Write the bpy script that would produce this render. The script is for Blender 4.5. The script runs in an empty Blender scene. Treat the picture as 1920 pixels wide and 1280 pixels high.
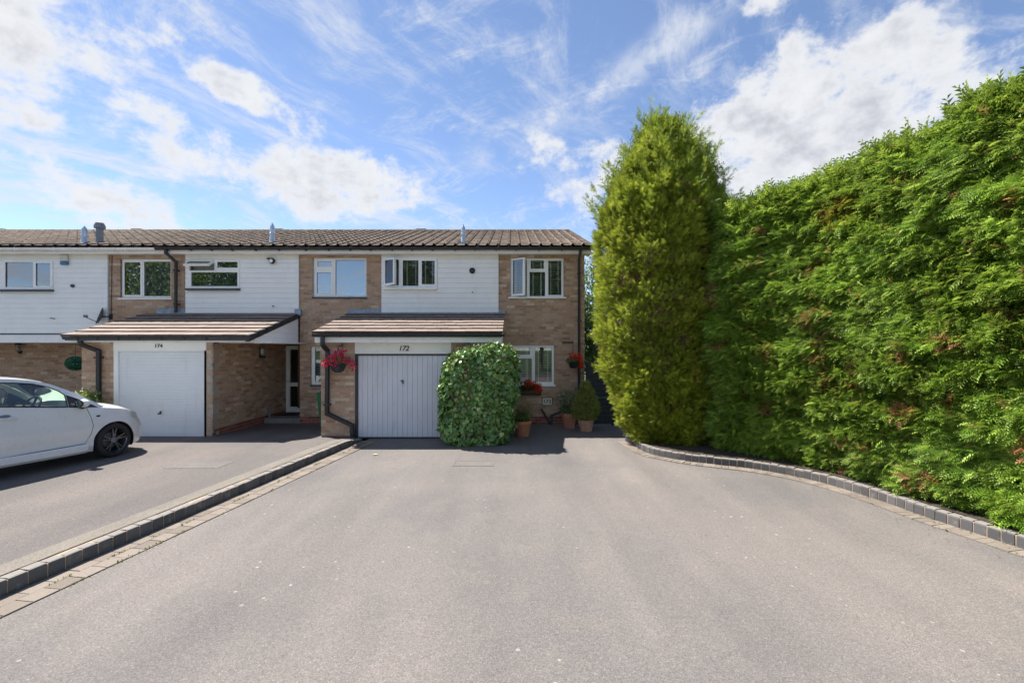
import bpy, bmesh, math, random
import numpy as np
from mathutils import Matrix, Vector, geometry, noise as mnoise
random.seed(7); rng = np.random.default_rng(7)
R = math.radians
sc = bpy.context.scene
col = sc.collection

# ------------------------------------------------------------------ camera, sky, sun, exposure
CAMZ = 2.12; F = 853.0; HOR = 655.0           # eye height, focal length and horizon in photo pixels
cam = bpy.data.cameras.new('camera'); camo = bpy.data.objects.new('camera', cam); col.objects.link(camo)
cam.sensor_width = 36; cam.lens = 36 * F / 1920; cam.shift_y = (HOR - 640) / 1920
cam.clip_start = 0.05; cam.clip_end = 3000
camo.location = (0, 0, CAMZ); camo.rotation_euler = (R(90), 0, 0)
sc.camera = camo
SUNV = Vector((-1.27, 0.82, 2.48)).normalized()          # towards the sun: behind the houses, to the left
SUN_EL = math.asin(SUNV.z); SUN_AZ = math.atan2(SUNV.x, SUNV.y)
sun = bpy.data.lights.new('sun', 'SUN'); suno = bpy.data.objects.new('sun', sun); col.objects.link(suno)
sun.energy = 2.85; sun.angle = R(0.55); sun.color = (1.0, 0.94, 0.86)
suno.rotation_euler = (-SUNV).to_track_quat('-Z', 'Y').to_euler(); suno.location = (-20, 20, 40)
sc.view_settings.view_transform = 'Standard'; sc.view_settings.look = 'None'
sc.view_settings.exposure = 1.9; sc.view_settings.gamma = 1.0; sc.view_settings.use_curve_mapping = False
sc.render.engine = 'CYCLES'
sc.cycles.use_denoising = True; sc.cycles.use_adaptive_sampling = True; sc.cycles.adaptive_threshold = 0.016; sc.cycles.max_bounces = 8; sc.cycles.diffuse_bounces = 5; sc.cycles.glossy_bounces = 3; sc.cycles.transparent_max_bounces = 16
sc.cycles.caustics_reflective = False; sc.cycles.caustics_refractive = False

class G:
    """small helper round a node tree"""
    def __init__(s, nt): s.nt = nt; s.n = nt.nodes; s.l = nt.links
    def add(s, typ, ins=None, **kw):
        n = s.n.new(typ)
        for k, v in kw.items(): setattr(n, k, v)
        for k, v in (ins or {}).items(): s.set(n.inputs[k], v)
        return n
    def set(s, sock, v):
        if isinstance(v, bpy.types.NodeSocket): s.l.new(v, sock)
        elif isinstance(v, bpy.types.Node): s.l.new(v.outputs[0], sock)
        else:
            if sock.type == 'RGBA' and len(v) == 3: v = (*v, 1)
            sock.default_value = v
    def m(s, op, a, b=0.0, c=None, clamp=False):
        n = s.add('ShaderNodeMath', {0: a, 1: b}, operation=op, use_clamp=clamp)
        if c is not None: s.set(n.inputs[2], c)
        return n.outputs[0]
    def mr(s, v, a, b, c=0.0, d=1.0, smooth=True):
        return s.add('ShaderNodeMapRange', {'Value': v, 'From Min': a, 'From Max': b, 'To Min': c, 'To Max': d},
                     interpolation_type='SMOOTHSTEP' if smooth else 'LINEAR').outputs[0]
    def noise(s, vec, scale, detail=4, rough=0.5, dist=0.0, out=0):
        return s.add('ShaderNodeTexNoise', {'Vector': vec, 'Scale': scale, 'Detail': detail, 'Roughness': rough, 'Distortion': dist}).outputs[out]
    def mix(s, f, a, b, mode='MIX'):
        n = s.add('ShaderNodeMix', data_type='RGBA', blend_type=mode)
        s.set(n.inputs[0], f); s.set(n.inputs[6], a); s.set(n.inputs[7], b)
        return n.outputs[2]
    def ramp(s, f, stops, interp='LINEAR'):
        n = s.add('ShaderNodeValToRGB', {0: f}); cr = n.color_ramp; cr.interpolation = interp
        while len(cr.elements) < len(stops): cr.elements.new(0.5)
        for e, (p, c) in zip(cr.elements, stops): e.position = p; e.color = (*c, 1)
        return n.outputs[0]
    def comb(s, x, y, z): return s.add('ShaderNodeCombineXYZ', {0: x, 1: y, 2: z}).outputs[0]

w = bpy.data.worlds.new('World'); sc.world = w; w.use_nodes = True
w.cycles.sampling_method = 'MANUAL'; w.cycles.sample_map_resolution = 512
g = G(w.node_tree); g.n.clear()
SKY_STRENGTH = 0.064
sky = g.add('ShaderNodeTexSky', sky_type='NISHITA', sun_disc=False, sun_elevation=SUN_EL, sun_rotation=SUN_AZ,
            altitude=1500.0, air_density=0.75, dust_density=0.0, ozone_density=1.6)
tc = g.add('ShaderNodeTexCoord').outputs['Generated']
sep = g.add('ShaderNodeSeparateXYZ', {0: g.add('ShaderNodeVectorMath', {0: tc}, operation='NORMALIZE').outputs[0]})
dx, dy, dz = sep.outputs
az = g.m('ARCTAN2', dx, dy); el = g.m('ARCSINE', dz)
zz = g.m('ADD', g.m('MAXIMUM', dz, 0.0), 0.16)
qx = g.m('DIVIDE', dx, zz); qy = g.m('DIVIDE', dy, zz)
# cirrus: long streaks on a high flat sheet
def rot(x, y, a, sx, sy, off=0.0):
    c_, s_ = math.cos(a), math.sin(a)
    u = g.m('ADD', g.m('MULTIPLY', x, c_ * sx), g.m('MULTIPLY', y, s_ * sx))
    v = g.m('ADD', g.m('MULTIPLY', x, -s_ * sy), g.m('MULTIPLY', y, c_ * sy))
    return g.comb(u, v, off)
wn = g.add('ShaderNodeSeparateColor', {0: g.noise(g.comb(qx, qy, 3.1), 1.3, 2, 0.55, out=1)})
wx = g.m('ADD', qx, g.m('MULTIPLY', g.m('SUBTRACT', wn.outputs[0], 0.5), 0.45))
wy = g.m('ADD', qy, g.m('MULTIPLY', g.m('SUBTRACT', wn.outputs[1], 0.5), 0.45))
c1 = g.noise(rot(wx, wy, R(58), 0.7, 1.9, 1.7), 2.3, 7, 0.70, 0.0)          # streaks running away to the right
c2 = g.noise(rot(wx, wy, R(-28), 0.9, 1.9, 8.2), 3.2, 6, 0.72, 0.0)
big = g.noise(g.comb(qx, qy, 5.5), 0.75, 1, 0.5)
veil = g.mr(az, 0.0, -0.7)                                               # thicker veil over the left half
cir = g.m('ADD', g.m('MULTIPLY', g.mr(c1, 0.46, 0.70), 0.8), g.m('MULTIPLY', g.mr(c2, 0.50, 0.72), 0.65), clamp=True)
cir = g.m('MULTIPLY', cir, g.mr(g.m('ADD', big, g.m('MULTIPLY', veil, 0.2)), 0.32, 0.60, 0.25, 1.0))
cir = g.m('ADD', cir, g.m('MULTIPLY', g.m('MULTIPLY', veil, g.mr(c1, 0.36, 0.66)), 0.34), clamp=True)
# cumulus heaps
def pdir(px, py):
    d = Vector((px - 960, F, HOR - py)).normalized(); return math.atan2(d.x, d.y), math.asin(d.z)
cv = g.comb(g.m('MULTIPLY', az, 3.0), g.m('MULTIPLY', el, 3.9), 0.0)
lump = g.noise(cv, 3.4, 8, 0.62, 0.1)
def heap(px, py, wpx, hpx, gain=1.0, tilt=0.0):
    a0, e0 = pdir(px, py); a1, _ = pdir(px + wpx, py); _, e1 = pdir(px, py - hpx)
    ua = g.m('SUBTRACT', az, a0); ue = g.m('SUBTRACT', el, e0)
    ue = g.m('SUBTRACT', ue, g.m('MULTIPLY', ua, tilt))
    ua = g.m('DIVIDE', ua, abs(a1 - a0)); ue = g.m('DIVIDE', ue, abs(e1 - e0))
    r2 = g.m('ADD', g.m('MULTIPLY', ua, ua), g.m('MULTIPLY', ue, ue))
    return g.m('MULTIPLY', g.m('SUBTRACT', 1.0, r2), gain)
heaps = [heap(625, 345, 185, 72), heap(590, 240, 60, 30, .50), heap(1530, 235, 390, 185, 1.15, .05), heap(435, 165, 125, 38, .75, -.12),
         heap(210, 385, 150, 70, .7, -.25), heap(1000, 290, 60, 30, .25), heap(120, 110, 330, 150, .38, -.3), heap(1130, 330, 110, 70, .35),
         heap(1450, -10, 60, 40, .6)]
hm = heaps[0]
for h in heaps[1:]: hm = g.m('MAXIMUM', hm, h)
hm = g.m('MAXIMUM', hm, -1.0)
band = g.m('SUBTRACT', 1.0, g.m('ABSOLUTE', g.m('DIVIDE', g.m('SUBTRACT', el, g.m('ADD', g.m('MULTIPLY', az, 0.42), 0.43)), 0.055)))   # long feathery streak
cir = g.m('ADD', cir, g.m('MULTIPLY', g.m('MULTIPLY', g.mr(band, 0.0, 1.0), g.mr(lump, 0.38, 0.62)), g.m('MULTIPLY', g.mr(az, -0.16, 0.0), 0.8)), clamp=True)
# the same kind of heaps go on over the rest of the sky
rest = g.mr(g.noise(g.comb(g.m('MULTIPLY', qx, 1.0), qy, 9.3), 0.8, 1, 0.5), 0.45, 0.7, -1.0, 0.7)
away = g.mr(g.m('ABSOLUTE', az), 0.95, 1.2)
hm = g.m('ADD', g.m('MULTIPLY', hm, g.m('SUBTRACT', 1.0, away)), g.m('MULTIPLY', rest, away))
dens = g.m('ADD', g.m('MULTIPLY', hm, 0.25), lump)
cum = g.m('MULTIPLY', g.mr(dens, 0.47, 0.67), g.mr(hm, -0.9, -0.2))
fine = g.noise(g.add('ShaderNodeVectorMath', {0: cv, 1: (0.0, 0.05, 4.0)}, operation='ADD').outputs[0], 4.2, 4, 0.6)
shade = g.m('MULTIPLY', g.mr(dens, 0.58, 0.88), g.mr(fine, 0.32, 0.62))
cumcol = g.mix(shade, (0.76, 0.77, 0.79), (0.50, 0.51, 0.56))
CLOUD = 0.315
skyc = g.add('ShaderNodeHueSaturation', {'Saturation': 0.96, 'Color': sky.outputs[0]}).outputs[0]
base = g.add('ShaderNodeVectorMath', {0: skyc, 3: SKY_STRENGTH}, operation='SCALE').outputs[0]
c = g.mix(g.m('MULTIPLY', cir, 0.78), base, (0.68 * CLOUD, 0.71 * CLOUD, 0.77 * CLOUD))
cs = g.add('ShaderNodeVectorMath', {0: cumcol, 3: CLOUD}, operation='SCALE').outputs[0]
c = g.mix(g.m('MULTIPLY', cum, 0.95), c, cs)
bg = g.add('ShaderNodeBackground', {'Color': c, 'Strength': 1.0})
g.l.new(bg.outputs[0], g.add('ShaderNodeOutputWorld').inputs[0])

# ------------------------------------------------------------------ mesh helpers
def X(px, Y): return (px - 960) / F * Y
def Z(py, Y): return CAMZ - (py - HOR) / F * Y
def GY(py, z=0.0): return F * (CAMZ - z) / (py - HOR)
def GP(px, py, z=0.0):
    Y = GY(py, z); return (X(px, Y), Y)

class MB:
    def __init__(s): s.v = []; s.f = []; s.mi = []; s.cur = 0
    def add(s, vs, fs):
        o = len(s.v); s.v += [tuple(p) for p in vs]
        for f in fs: s.f.append(tuple(i + o for i in f)); s.mi.append(s.cur)
        return s
    def box(s, x0, x1, y0, y1, z0, z1):
        v = [(x, y, z) for x in (x0, x1) for y in (y0, y1) for z in (z0, z1)]
        return s.add(v, [(0, 1, 3, 2), (4, 6, 7, 5), (0, 4, 5, 1), (2, 3, 7, 6), (0, 2, 6, 4), (1, 5, 7, 3)])
    def quad(s, a, b, c, d): return s.add([a, b, c, d], [(0, 1, 2, 3)])
    def prism(s, poly, d):
        n = len(poly); d = Vector(d); v = [Vector(p) for p in poly]; v2 = [p + d for p in v]
        return s.add(v + v2, [tuple(range(n))[::-1], tuple(range(n, 2 * n))] + [(i, (i + 1) % n, n + (i + 1) % n, n + i) for i in range(n)])
    def tube(s, pts, r, seg=8, cap=True, rot=0.0, radii=None):
        pts = [Vector(p) for p in pts]; n = len(pts); rings = []
        up = None
        for i, p in enumerate(pts):
            a = (pts[i] - pts[i - 1]).normalized() if i else None
            b = (pts[i + 1] - pts[i]).normalized() if i < n - 1 else None
            t = ((a or b) + (b or a)).normalized()
            if up is None:
                up = Vector((0, 1, 0)) if abs(t.y) < 0.9 else Vector((1, 0, 0))
            x = t.cross(up).normalized(); y = x.cross(t).normalized(); up = y
            k = 1.0
            if a and b: k = 1 / max(0.5, math.sqrt((1 + a.dot(b)) / 2))
            rr = radii[i] if radii else r
            ring = []
            for j in range(seg):
                an = rot + 2 * math.pi * j / seg
                off = x * math.cos(an) + y * math.sin(an)
                if a and b and k > 1.01:
                    bis = (b - a).normalized(); off = off + bis * (off.dot(bis) * (k - 1))
                ring.append(p + off * rr)
            rings.append(ring)
        vs = [q for ring in rings for q in ring]
        fs = [(i * seg + j, i * seg + (j + 1) % seg, (i + 1) * seg + (j + 1) % seg, (i + 1) * seg + j) for i in range(n - 1) for j in range(seg)]
        if cap: fs += [tuple(range(seg))[::-1], tuple((n - 1) * seg + j for j in range(seg))]
        return s.add(vs, fs)
    def lathe(s, prof, seg=24, c=(0, 0, 0), cap=False):
        vs = []
        for r, z in prof:
            for j in range(seg):
                a = 2 * math.pi * j / seg; vs.append((c[0] + r * math.cos(a), c[1] + r * math.sin(a), c[2] + z))
        n = len(prof)
        fs = [(i * seg + j, i * seg + (j + 1) % seg, (i + 1) * seg + (j + 1) % seg, (i + 1) * seg + j) for i in range(n - 1) for j in range(seg)]
        if cap: fs += [tuple(range(seg))[::-1], tuple((n - 1) * seg + j for j in range(seg))]
        return s.add(vs, fs)
    def ball(s, c, r, sx=1, sy=1, sz=1, seg=12):
        prof = [(max(1e-4, math.sin(math.pi * i / (seg // 2 + 1))), -math.cos(math.pi * i / (seg // 2 + 1))) for i in range(seg // 2 + 2)]
        o = len(s.v); s.lathe(prof, seg)
        for i in range(o, len(s.v)):
            x, y, z = s.v[i]; s.v[i] = (c[0] + x * r * sx, c[1] + y * r * sy, c[2] + z * r * sz)
        return s
    def xf(s, M, start=0):
        for i in range(start, len(s.v)): s.v[i] = tuple(M @ Vector(s.v[i]))
        return s
    def mesh(s, name):
        me = bpy.data.meshes.new(name); me.from_pydata(s.v, [], s.f)
        if any(s.mi): me.polygons.foreach_set('material_index', s.mi)
        return me
    def build(s, name, mat, parent=None, smooth=None, bevel=0):
        me = s.mesh(name)
        bm = bmesh.new(); bm.from_mesh(me); bmesh.ops.recalc_face_normals(bm, faces=bm.faces)
        if bevel:
            bmesh.ops.bevel(bm, geom=bm.edges[:], offset=bevel, segments=2, affect='EDGES', profile=0.6, clamp_overlap=True)
        bm.to_mesh(me); bm.free()
        if smooth is not None:
            me.polygons.foreach_set('use_smooth', [True] * len(me.polygons)); me.set_sharp_from_angle(angle=R(smooth))
        return obj(name, me, mat, parent)

def obj(name, me, mat, parent=None):
    for m_ in (mat if isinstance(mat, (list, tuple)) else [mat]):
        if m_ is not None and len(me.materials) < 8: me.materials.append(m_)
    o = bpy.data.objects.new(name, me); col.objects.link(o); put(o, parent); return o
def put(o, parent):
    if parent is None: return
    o.parent = parent
    if parent.get('_w'): o.matrix_parent_inverse = Matrix.Translation(-Vector(parent.location))
def tag(o, label, cat, group=None, kind=None):
    if label: o['label'] = label
    if cat: o['category'] = cat
    if group: o['group'] = group
    if kind: o['kind'] = kind
    return o
def root(name, loc, label, cat, group=None, rz=0.0, world=False):
    o = bpy.data.objects.new(name, None); col.objects.link(o); o.location = loc; o.rotation_euler = (0, 0, rz)
    o.empty_display_size = 0.2
    if world: o['_w'] = 1                    # its parts are modelled in world coordinates
    return tag(o, label, cat, group)
def struct(name, mb, mat, parent=None, **k):
    o = mb.build(name, mat, parent, **k)
    if parent is None: o['kind'] = 'structure'
    return o

# scatter one small leaf-shaped template many times into one mesh
def scatter(name, tv, tf, P, A, N, S, C, mat, parent=None):
    P, A, N = (np.asarray(a, float) for a in (P, A, N)); S = np.asarray(S, float)
    A = A / (np.linalg.norm(A, axis=1, keepdims=True) + 1e-9)
    B = np.cross(N, A); B /= np.linalg.norm(B, axis=1, keepdims=True) + 1e-9
    N = np.cross(A, B)
    tv = np.asarray(tv, float); n, k = len(P), len(tv)
    V = P[:, None] + S[:, None, None] * (tv[None, :, 0:1] * A[:, None] + tv[None, :, 1:2] * B[:, None] + tv[None, :, 2:3] * N[:, None])
    tf = np.asarray(tf); m = len(tf); w_ = tf.shape[1]
    Fc = (tf[None] + (np.arange(n) * k)[:, None, None]).reshape(-1)
    me = bpy.data.meshes.new(name)
    me.vertices.add(n * k); me.vertices.foreach_set('co', V.reshape(-1).astype(np.float32))
    me.loops.add(n * m * w_); me.loops.foreach_set('vertex_index', Fc.astype(np.int32))
    me.polygons.add(n * m); me.polygons.foreach_set('loop_start', (np.arange(n * m) * w_).astype(np.int32))
    at = me.attributes.new('col', 'FLOAT_COLOR', 'POINT')
    cc = np.ones((n, k, 4), np.float32); cc[:, :, :3] = np.asarray(C)[:, None, :]
    at.data.foreach_set('color', cc.reshape(-1))
    me.update(calc_edges=True); me.validate()
    return obj(name, me, mat, parent)
def vnoise(P, sc_, seed=0.0):
    return np.array([mnoise.noise(Vector((p[0] * sc_[0] + seed, p[1] * sc_[1] - seed, p[2] * sc_[2] + seed * .7))) for p in P])

# ------------------------------------------------------------------ materials
M = {}
def new(name):
    m = bpy.data.materials.new(name); m.use_nodes = True; M[name] = m
    g = G(m.node_tree); bs = g.n['Principled BSDF']; return m, g, bs
def pos(g): return g.add('ShaderNodeNewGeometry').outputs['Position']
def plain(name, c, rough=0.5, metal=0.0, var=0.12, scale=6.0, bump=0.0, bscale=120.0, spec=0.5, dirt=None, coat=0.0, streak=False):
    m, g, bs = new(name); p = g.add('ShaderNodeTexCoord').outputs['Object']
    n1 = g.noise(p, scale, 5, 0.6); n2 = g.noise(p, scale * 7, 4, 0.6)
    f = g.m('ADD', g.m('MULTIPLY', n1, 0.65), g.m('MULTIPLY', n2, 0.35))
    lo = tuple(x * (1 - var) for x in c); hi = tuple(min(1, x * (1 + var)) for x in c)
    cc = g.mix(g.mr(f, 0.32, 0.68), lo, hi)
    if dirt:
        pd = g.add('ShaderNodeMapping', {'Vector': p, 'Scale': (1.3, 1.3, 0.3)}).outputs[0] if streak else p
        cc = g.mix(g.m('MULTIPLY', g.mr(g.noise(pd, scale * 1.7, 6, 0.65), 0.52, 0.75), dirt[1]), cc, dirt[0])
    g.set(bs.inputs['Base Color'], cc); g.set(bs.inputs['Roughness'], g.mr(n2, 0.3, 0.7, max(0, rough - 0.06), min(1, rough + 0.06)))
    bs.inputs['Metallic'].default_value = metal; bs.inputs['Specular IOR Level'].default_value = spec
    bs.inputs['Coat Weight'].default_value = coat; bs.inputs['Coat Roughness'].default_value = 0.04
    if bump:
        g.set(bs.inputs['Normal'], g.add('ShaderNodeBump', {'Strength': bump, 'Distance': 0.004, 'Height': g.noise(p, bscale, 4, 0.6)}))
    return m
def rndmat(name, stops, rough, usemesh, var=0.25, spots=None, bump=0.4, bscale=150, amount=0.6, spec=0.3, nsc=9):
    """colour picked per piece: by object, or by the piece's own attribute in a joined mesh"""
    m, g, bs = new(name); p = pos(g)
    if usemesh: r = g.add('ShaderNodeAttribute', attribute_name='rnd').outputs['Fac']
    else: r = g.add('ShaderNodeObjectInfo').outputs['Random']
    cc = g.ramp(r, stops)
    n1 = g.noise(p, nsc, 5, 0.6); n2 = g.noise(p, 60, 4, 0.7)
    cc = g.mix(g.m('MULTIPLY', g.mr(n2, 0.35, 0.7), var), cc, (0.05, 0.04, 0.035))
    if spots: cc = g.mix(g.m('MULTIPLY', g.mr(g.m('ADD', n1, g.m('MULTIPLY', g.m('SUBTRACT', n2, .5), .5)), spots[1], spots[1] + .12), amount), cc, spots[0])
    g.set(bs.inputs['Base Color'], cc); bs.inputs['Roughness'].default_value = rough; bs.inputs['Specular IOR Level'].default_value = spec
    if bump: g.set(bs.inputs['Normal'], g.add('ShaderNodeBump', {'Strength': bump, 'Distance': 0.004, 'Height': g.noise(p, bscale, 5, 0.65)}))
    return m
BR = [(0.0, (.33, .205, .135)), (.2, (.44, .275, .175)), (.4, (.51, .325, .21)), (.55, (.47, .305, .215)), (.7, (.54, .365, .24)), (.85, (.51, .345, .25)), (.95, (.60, .45, .32)), (1.0, (.66, .52, .39))]
RED = [(0, (.22, .07, .045)), (.5, (.30, .105, .07)), (1, (.34, .14, .095))]
for k_, um in (('o', 0), ('m', 1)):
    rndmat('brick_' + k_, BR, .9, um, .22, ((.66, .56, .44), .575), nsc=13)
    rndmat('plinth_' + k_, RED, .9, um, .25, ((.4, .3, .24), .66))
    rndmat('tile_' + k_, [(0, (.105, .08, .066)), (.3, (.15, .112, .088)), (.6, (.185, .135, .102)), (.85, (.165, .132, .106)), (1, (.22, .165, .125))], .9, um, .45, ((.35, .295, .19), .55), bump=.7, bscale=60, amount=.75)
    rndmat('flat_tile_' + k_, [(0, (.215, .168, .142)), (.5, (.255, .198, .168)), (1, (.285, .225, .192))], .85, um, .16, ((.06, .055, .035), .66), bump=.3, amount=.75)
rndmat('kerb_block', [(0, (.090, .091, .095)), (.5, (.118, .118, .12)), (1, (.15, .147, .145))], .8, 0, .2, ((.27, .25, .225), .58), bump=.35)
rndmat('paver', [(0, (.17, .145, .122)), (.5, (.205, .175, .148)), (1, (.245, .21, .18))], .9, 0, .22, ((.10, .095, .07), .66), bump=.5)
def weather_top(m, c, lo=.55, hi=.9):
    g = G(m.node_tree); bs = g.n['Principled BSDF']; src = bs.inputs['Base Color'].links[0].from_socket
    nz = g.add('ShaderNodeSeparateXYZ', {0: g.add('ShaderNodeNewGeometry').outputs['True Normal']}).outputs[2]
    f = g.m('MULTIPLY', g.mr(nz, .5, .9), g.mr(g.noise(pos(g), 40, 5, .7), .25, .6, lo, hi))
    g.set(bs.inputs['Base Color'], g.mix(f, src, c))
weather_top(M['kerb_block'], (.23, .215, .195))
plain('tile_edge_shade', (.075, .058, .048), .95, var=.3)  # shade of the canopy course lines, put into the colour of the front edges
plain('sand_joint', (.20, .165, .115), 1.0, var=.35, scale=12, dirt=((.09, .12, .03), .5))
plain('mortar', (.40, .35, .29), .95, bump=.4)
plain('kerb_mortar', (.42, .31, .215), .95, var=.25, bump=.4)
plain('upvc', (.88, .875, .86), .35, var=.03, scale=3)
plain('upvc_cream', (.80, .78, .71), .4, var=.04, scale=3, dirt=((.5, .47, .38), .25))
plain('cladding', (.88, .875, .86), .42, var=.03, scale=2.2, dirt=((.66, .65, .61), .22), streak=True)
plain('fascia', (.87, .865, .85), .42, var=.04, scale=2.5, dirt=((.5, .48, .4), .3))
plain('black_plastic', (.022, .024, .028), .38, var=.25, scale=5)
plain('dark_sill', (.045, .05, .07), .5, var=.2)
plain('door_paint', (.66, .66, .70), .42, var=.03, scale=2, dirt=((.48, .46, .43), .38), streak=True)
plain('door_white', (.76, .78, .80), .36, var=.03, scale=2, dirt=((.58, .57, .53), .35), streak=True)
plain('black_frame', (.03, .03, .035), .45)
plain('lead', (.28, .33, .40), .55, metal=.3, var=.3, scale=9)
plain('flue_metal', (.50, .54, .58), .38, metal=.75, var=.2, scale=8)
plain('grey_metal', (.20, .215, .24), .55, metal=.3, var=.2)
plain('dark_metal', (.05, .05, .055), .5, metal=.2)
plain('chrome', (.8, .8, .82), .12, metal=1.0, var=.02)
plain('room', (.42, .39, .35), .9, var=.2, scale=2)
plain('net_curtain', (.62, .64, .64), .8, var=.08, scale=5)
plain('obscure_glass', (.30, .35, .30), .5, var=.15, scale=8)
plain('blind', (.82, .82, .80), .6, var=.03)
plain('concrete', (.24, .23, .215), .95, var=.2, scale=5, bump=.5)
plain('terracotta', (.46, .19, .105), .85, var=.18, scale=6, bump=.25, dirt=((.5, .37, .29), .35))
plain('terracotta_pale', (.48, .26, .18), .9, var=.2, scale=6, bump=.3, dirt=((.52, .45, .40), .7))
plain('soil', (.045, .033, .024), 1.0, var=.4, scale=20, bump=1.0, bscale=60)
plain('bark', (.15, .105, .07), .95, var=.3, scale=14, bump=.8, bscale=40)
plain('gate_paint', (.020, .026, .036), .55, var=.3, scale=9, bump=.3, bscale=60)
plain('bin_green', (.02, .16, .06), .5, var=.15)
plain('black_rubber', (.022, .022, .023), .8, var=.2, bump=.2)
plain('coco', (.15, .095, .055), 1.0, var=.35, scale=30, bump=.8)
plain('plaque', (.62, .60, .44), .5, var=.06)
plain('ink', (.015, .015, .018), .5)
plain('gold_ink', (.05, .045, .03), .45)
plain('alarm_cream', (.62, .60, .50), .45)
plain('alarm_blue', (.05, .16, .30), .3)
plain('lamp_glass', (.55, .55, .5), .2)
plain('topiary', (.02, .13, .10), .75, var=.35, scale=40)
plain('wood', (.13, .085, .05), .8, var=.3)
plain('iron', (.16, .145, .14), .7, metal=.2, var=.2, scale=12, bump=.6, bscale=60)
plain('car_paint', (.76, .77, .775), .32, var=.02, scale=2, coat=1.0, spec=.5, dirt=((.55, .53, .50), .25))
plain('car_black', (.012, .012, .014), .3, var=.1, coat=.3)
plain('car_trim', (.02, .02, .022), .6)
plain('alloy', (.10, .105, .115), .22, metal=.7, coat=.5)
plain('car_seat', (.03, .03, .033), .85)
plain('car_dash', (.035, .036, .04), .7)
plain('hi_vis', (.65, .65, .03), .7)
plain('yellow_leaf', (.42, .38, .20), .7)
def glass(name, tint, refl, rough=0.0):
    m, g, bs = new(name); g.n.remove(bs)
    fr = g.add('ShaderNodeFresnel', {'IOR': 1.5})
    f = g.m('ADD', g.m('MULTIPLY', fr.outputs[0], 1.0), refl, clamp=True)
    p = pos(g)
    nb = g.add('ShaderNodeBump', {'Strength': 0.02, 'Distance': 0.02, 'Height': g.noise(p, 1.5, 2)})
    gl = g.add('ShaderNodeBsdfGlossy', {'Color': (1, 1, 1), 'Roughness': rough, 'Normal': nb})
    tr = g.add('ShaderNodeBsdfTransparent', {'Color': tint})
    mx = g.add('ShaderNodeMixShader', {0: f, 1: tr, 2: gl})
    g.l.new(mx.outputs[0], g.n['Material Output'].inputs[0]); return m
glass('glass', (.88, .92, .9), .03); glass('glass_lined', (.75, .82, .83), .22); glass('car_glass', (.62, .74, .66), .07); glass('lamp_clear', (.9, .92, .9), .1)
def leafmat(name, rough=.5, trans=.44, spec=.35):
    m, g, bs = new(name)
    a = g.add('ShaderNodeAttribute', attribute_name='col').outputs['Color']
    g.set(bs.inputs['Base Color'], a); bs.inputs['Roughness'].default_value = rough; bs.inputs['Specular IOR Level'].default_value = spec
    t = g.add('ShaderNodeBsdfTranslucent', {'Color': g.mix(.5, a, (.30, .36, .05), 'MIX')})
    mx = g.add('ShaderNodeMixShader', {0: trans, 1: bs.outputs[0], 2: t})
    g.l.new(mx.outputs[0], g.n['Material Output'].inputs[0]); return m
leafmat('leaf'); leafmat('leaf_glossy', .32, .15, .5); leafmat('petal', .6, .35, .2)
def leafobj(name, stops, rough=.34):
    m, g, bs = new(name); c = g.ramp(g.add('ShaderNodeObjectInfo').outputs['Random'], stops)
    p = g.add('ShaderNodeTexCoord').outputs['Object']
    c = g.mix(g.m('MULTIPLY', g.mr(g.noise(p, 5, 3), .5, .7), .3), c, (.16, .20, .10))
    g.set(bs.inputs['Base Color'], c); bs.inputs['Roughness'].default_value = rough; return m
leafobj('ivy_leaf', [(0, (.07, .165, .05)), (.4, (.12, .25, .065)), (.7, (.18, .33, .08)), (.92, (.28, .41, .12)), (1, (.48, .48, .20))])

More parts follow.
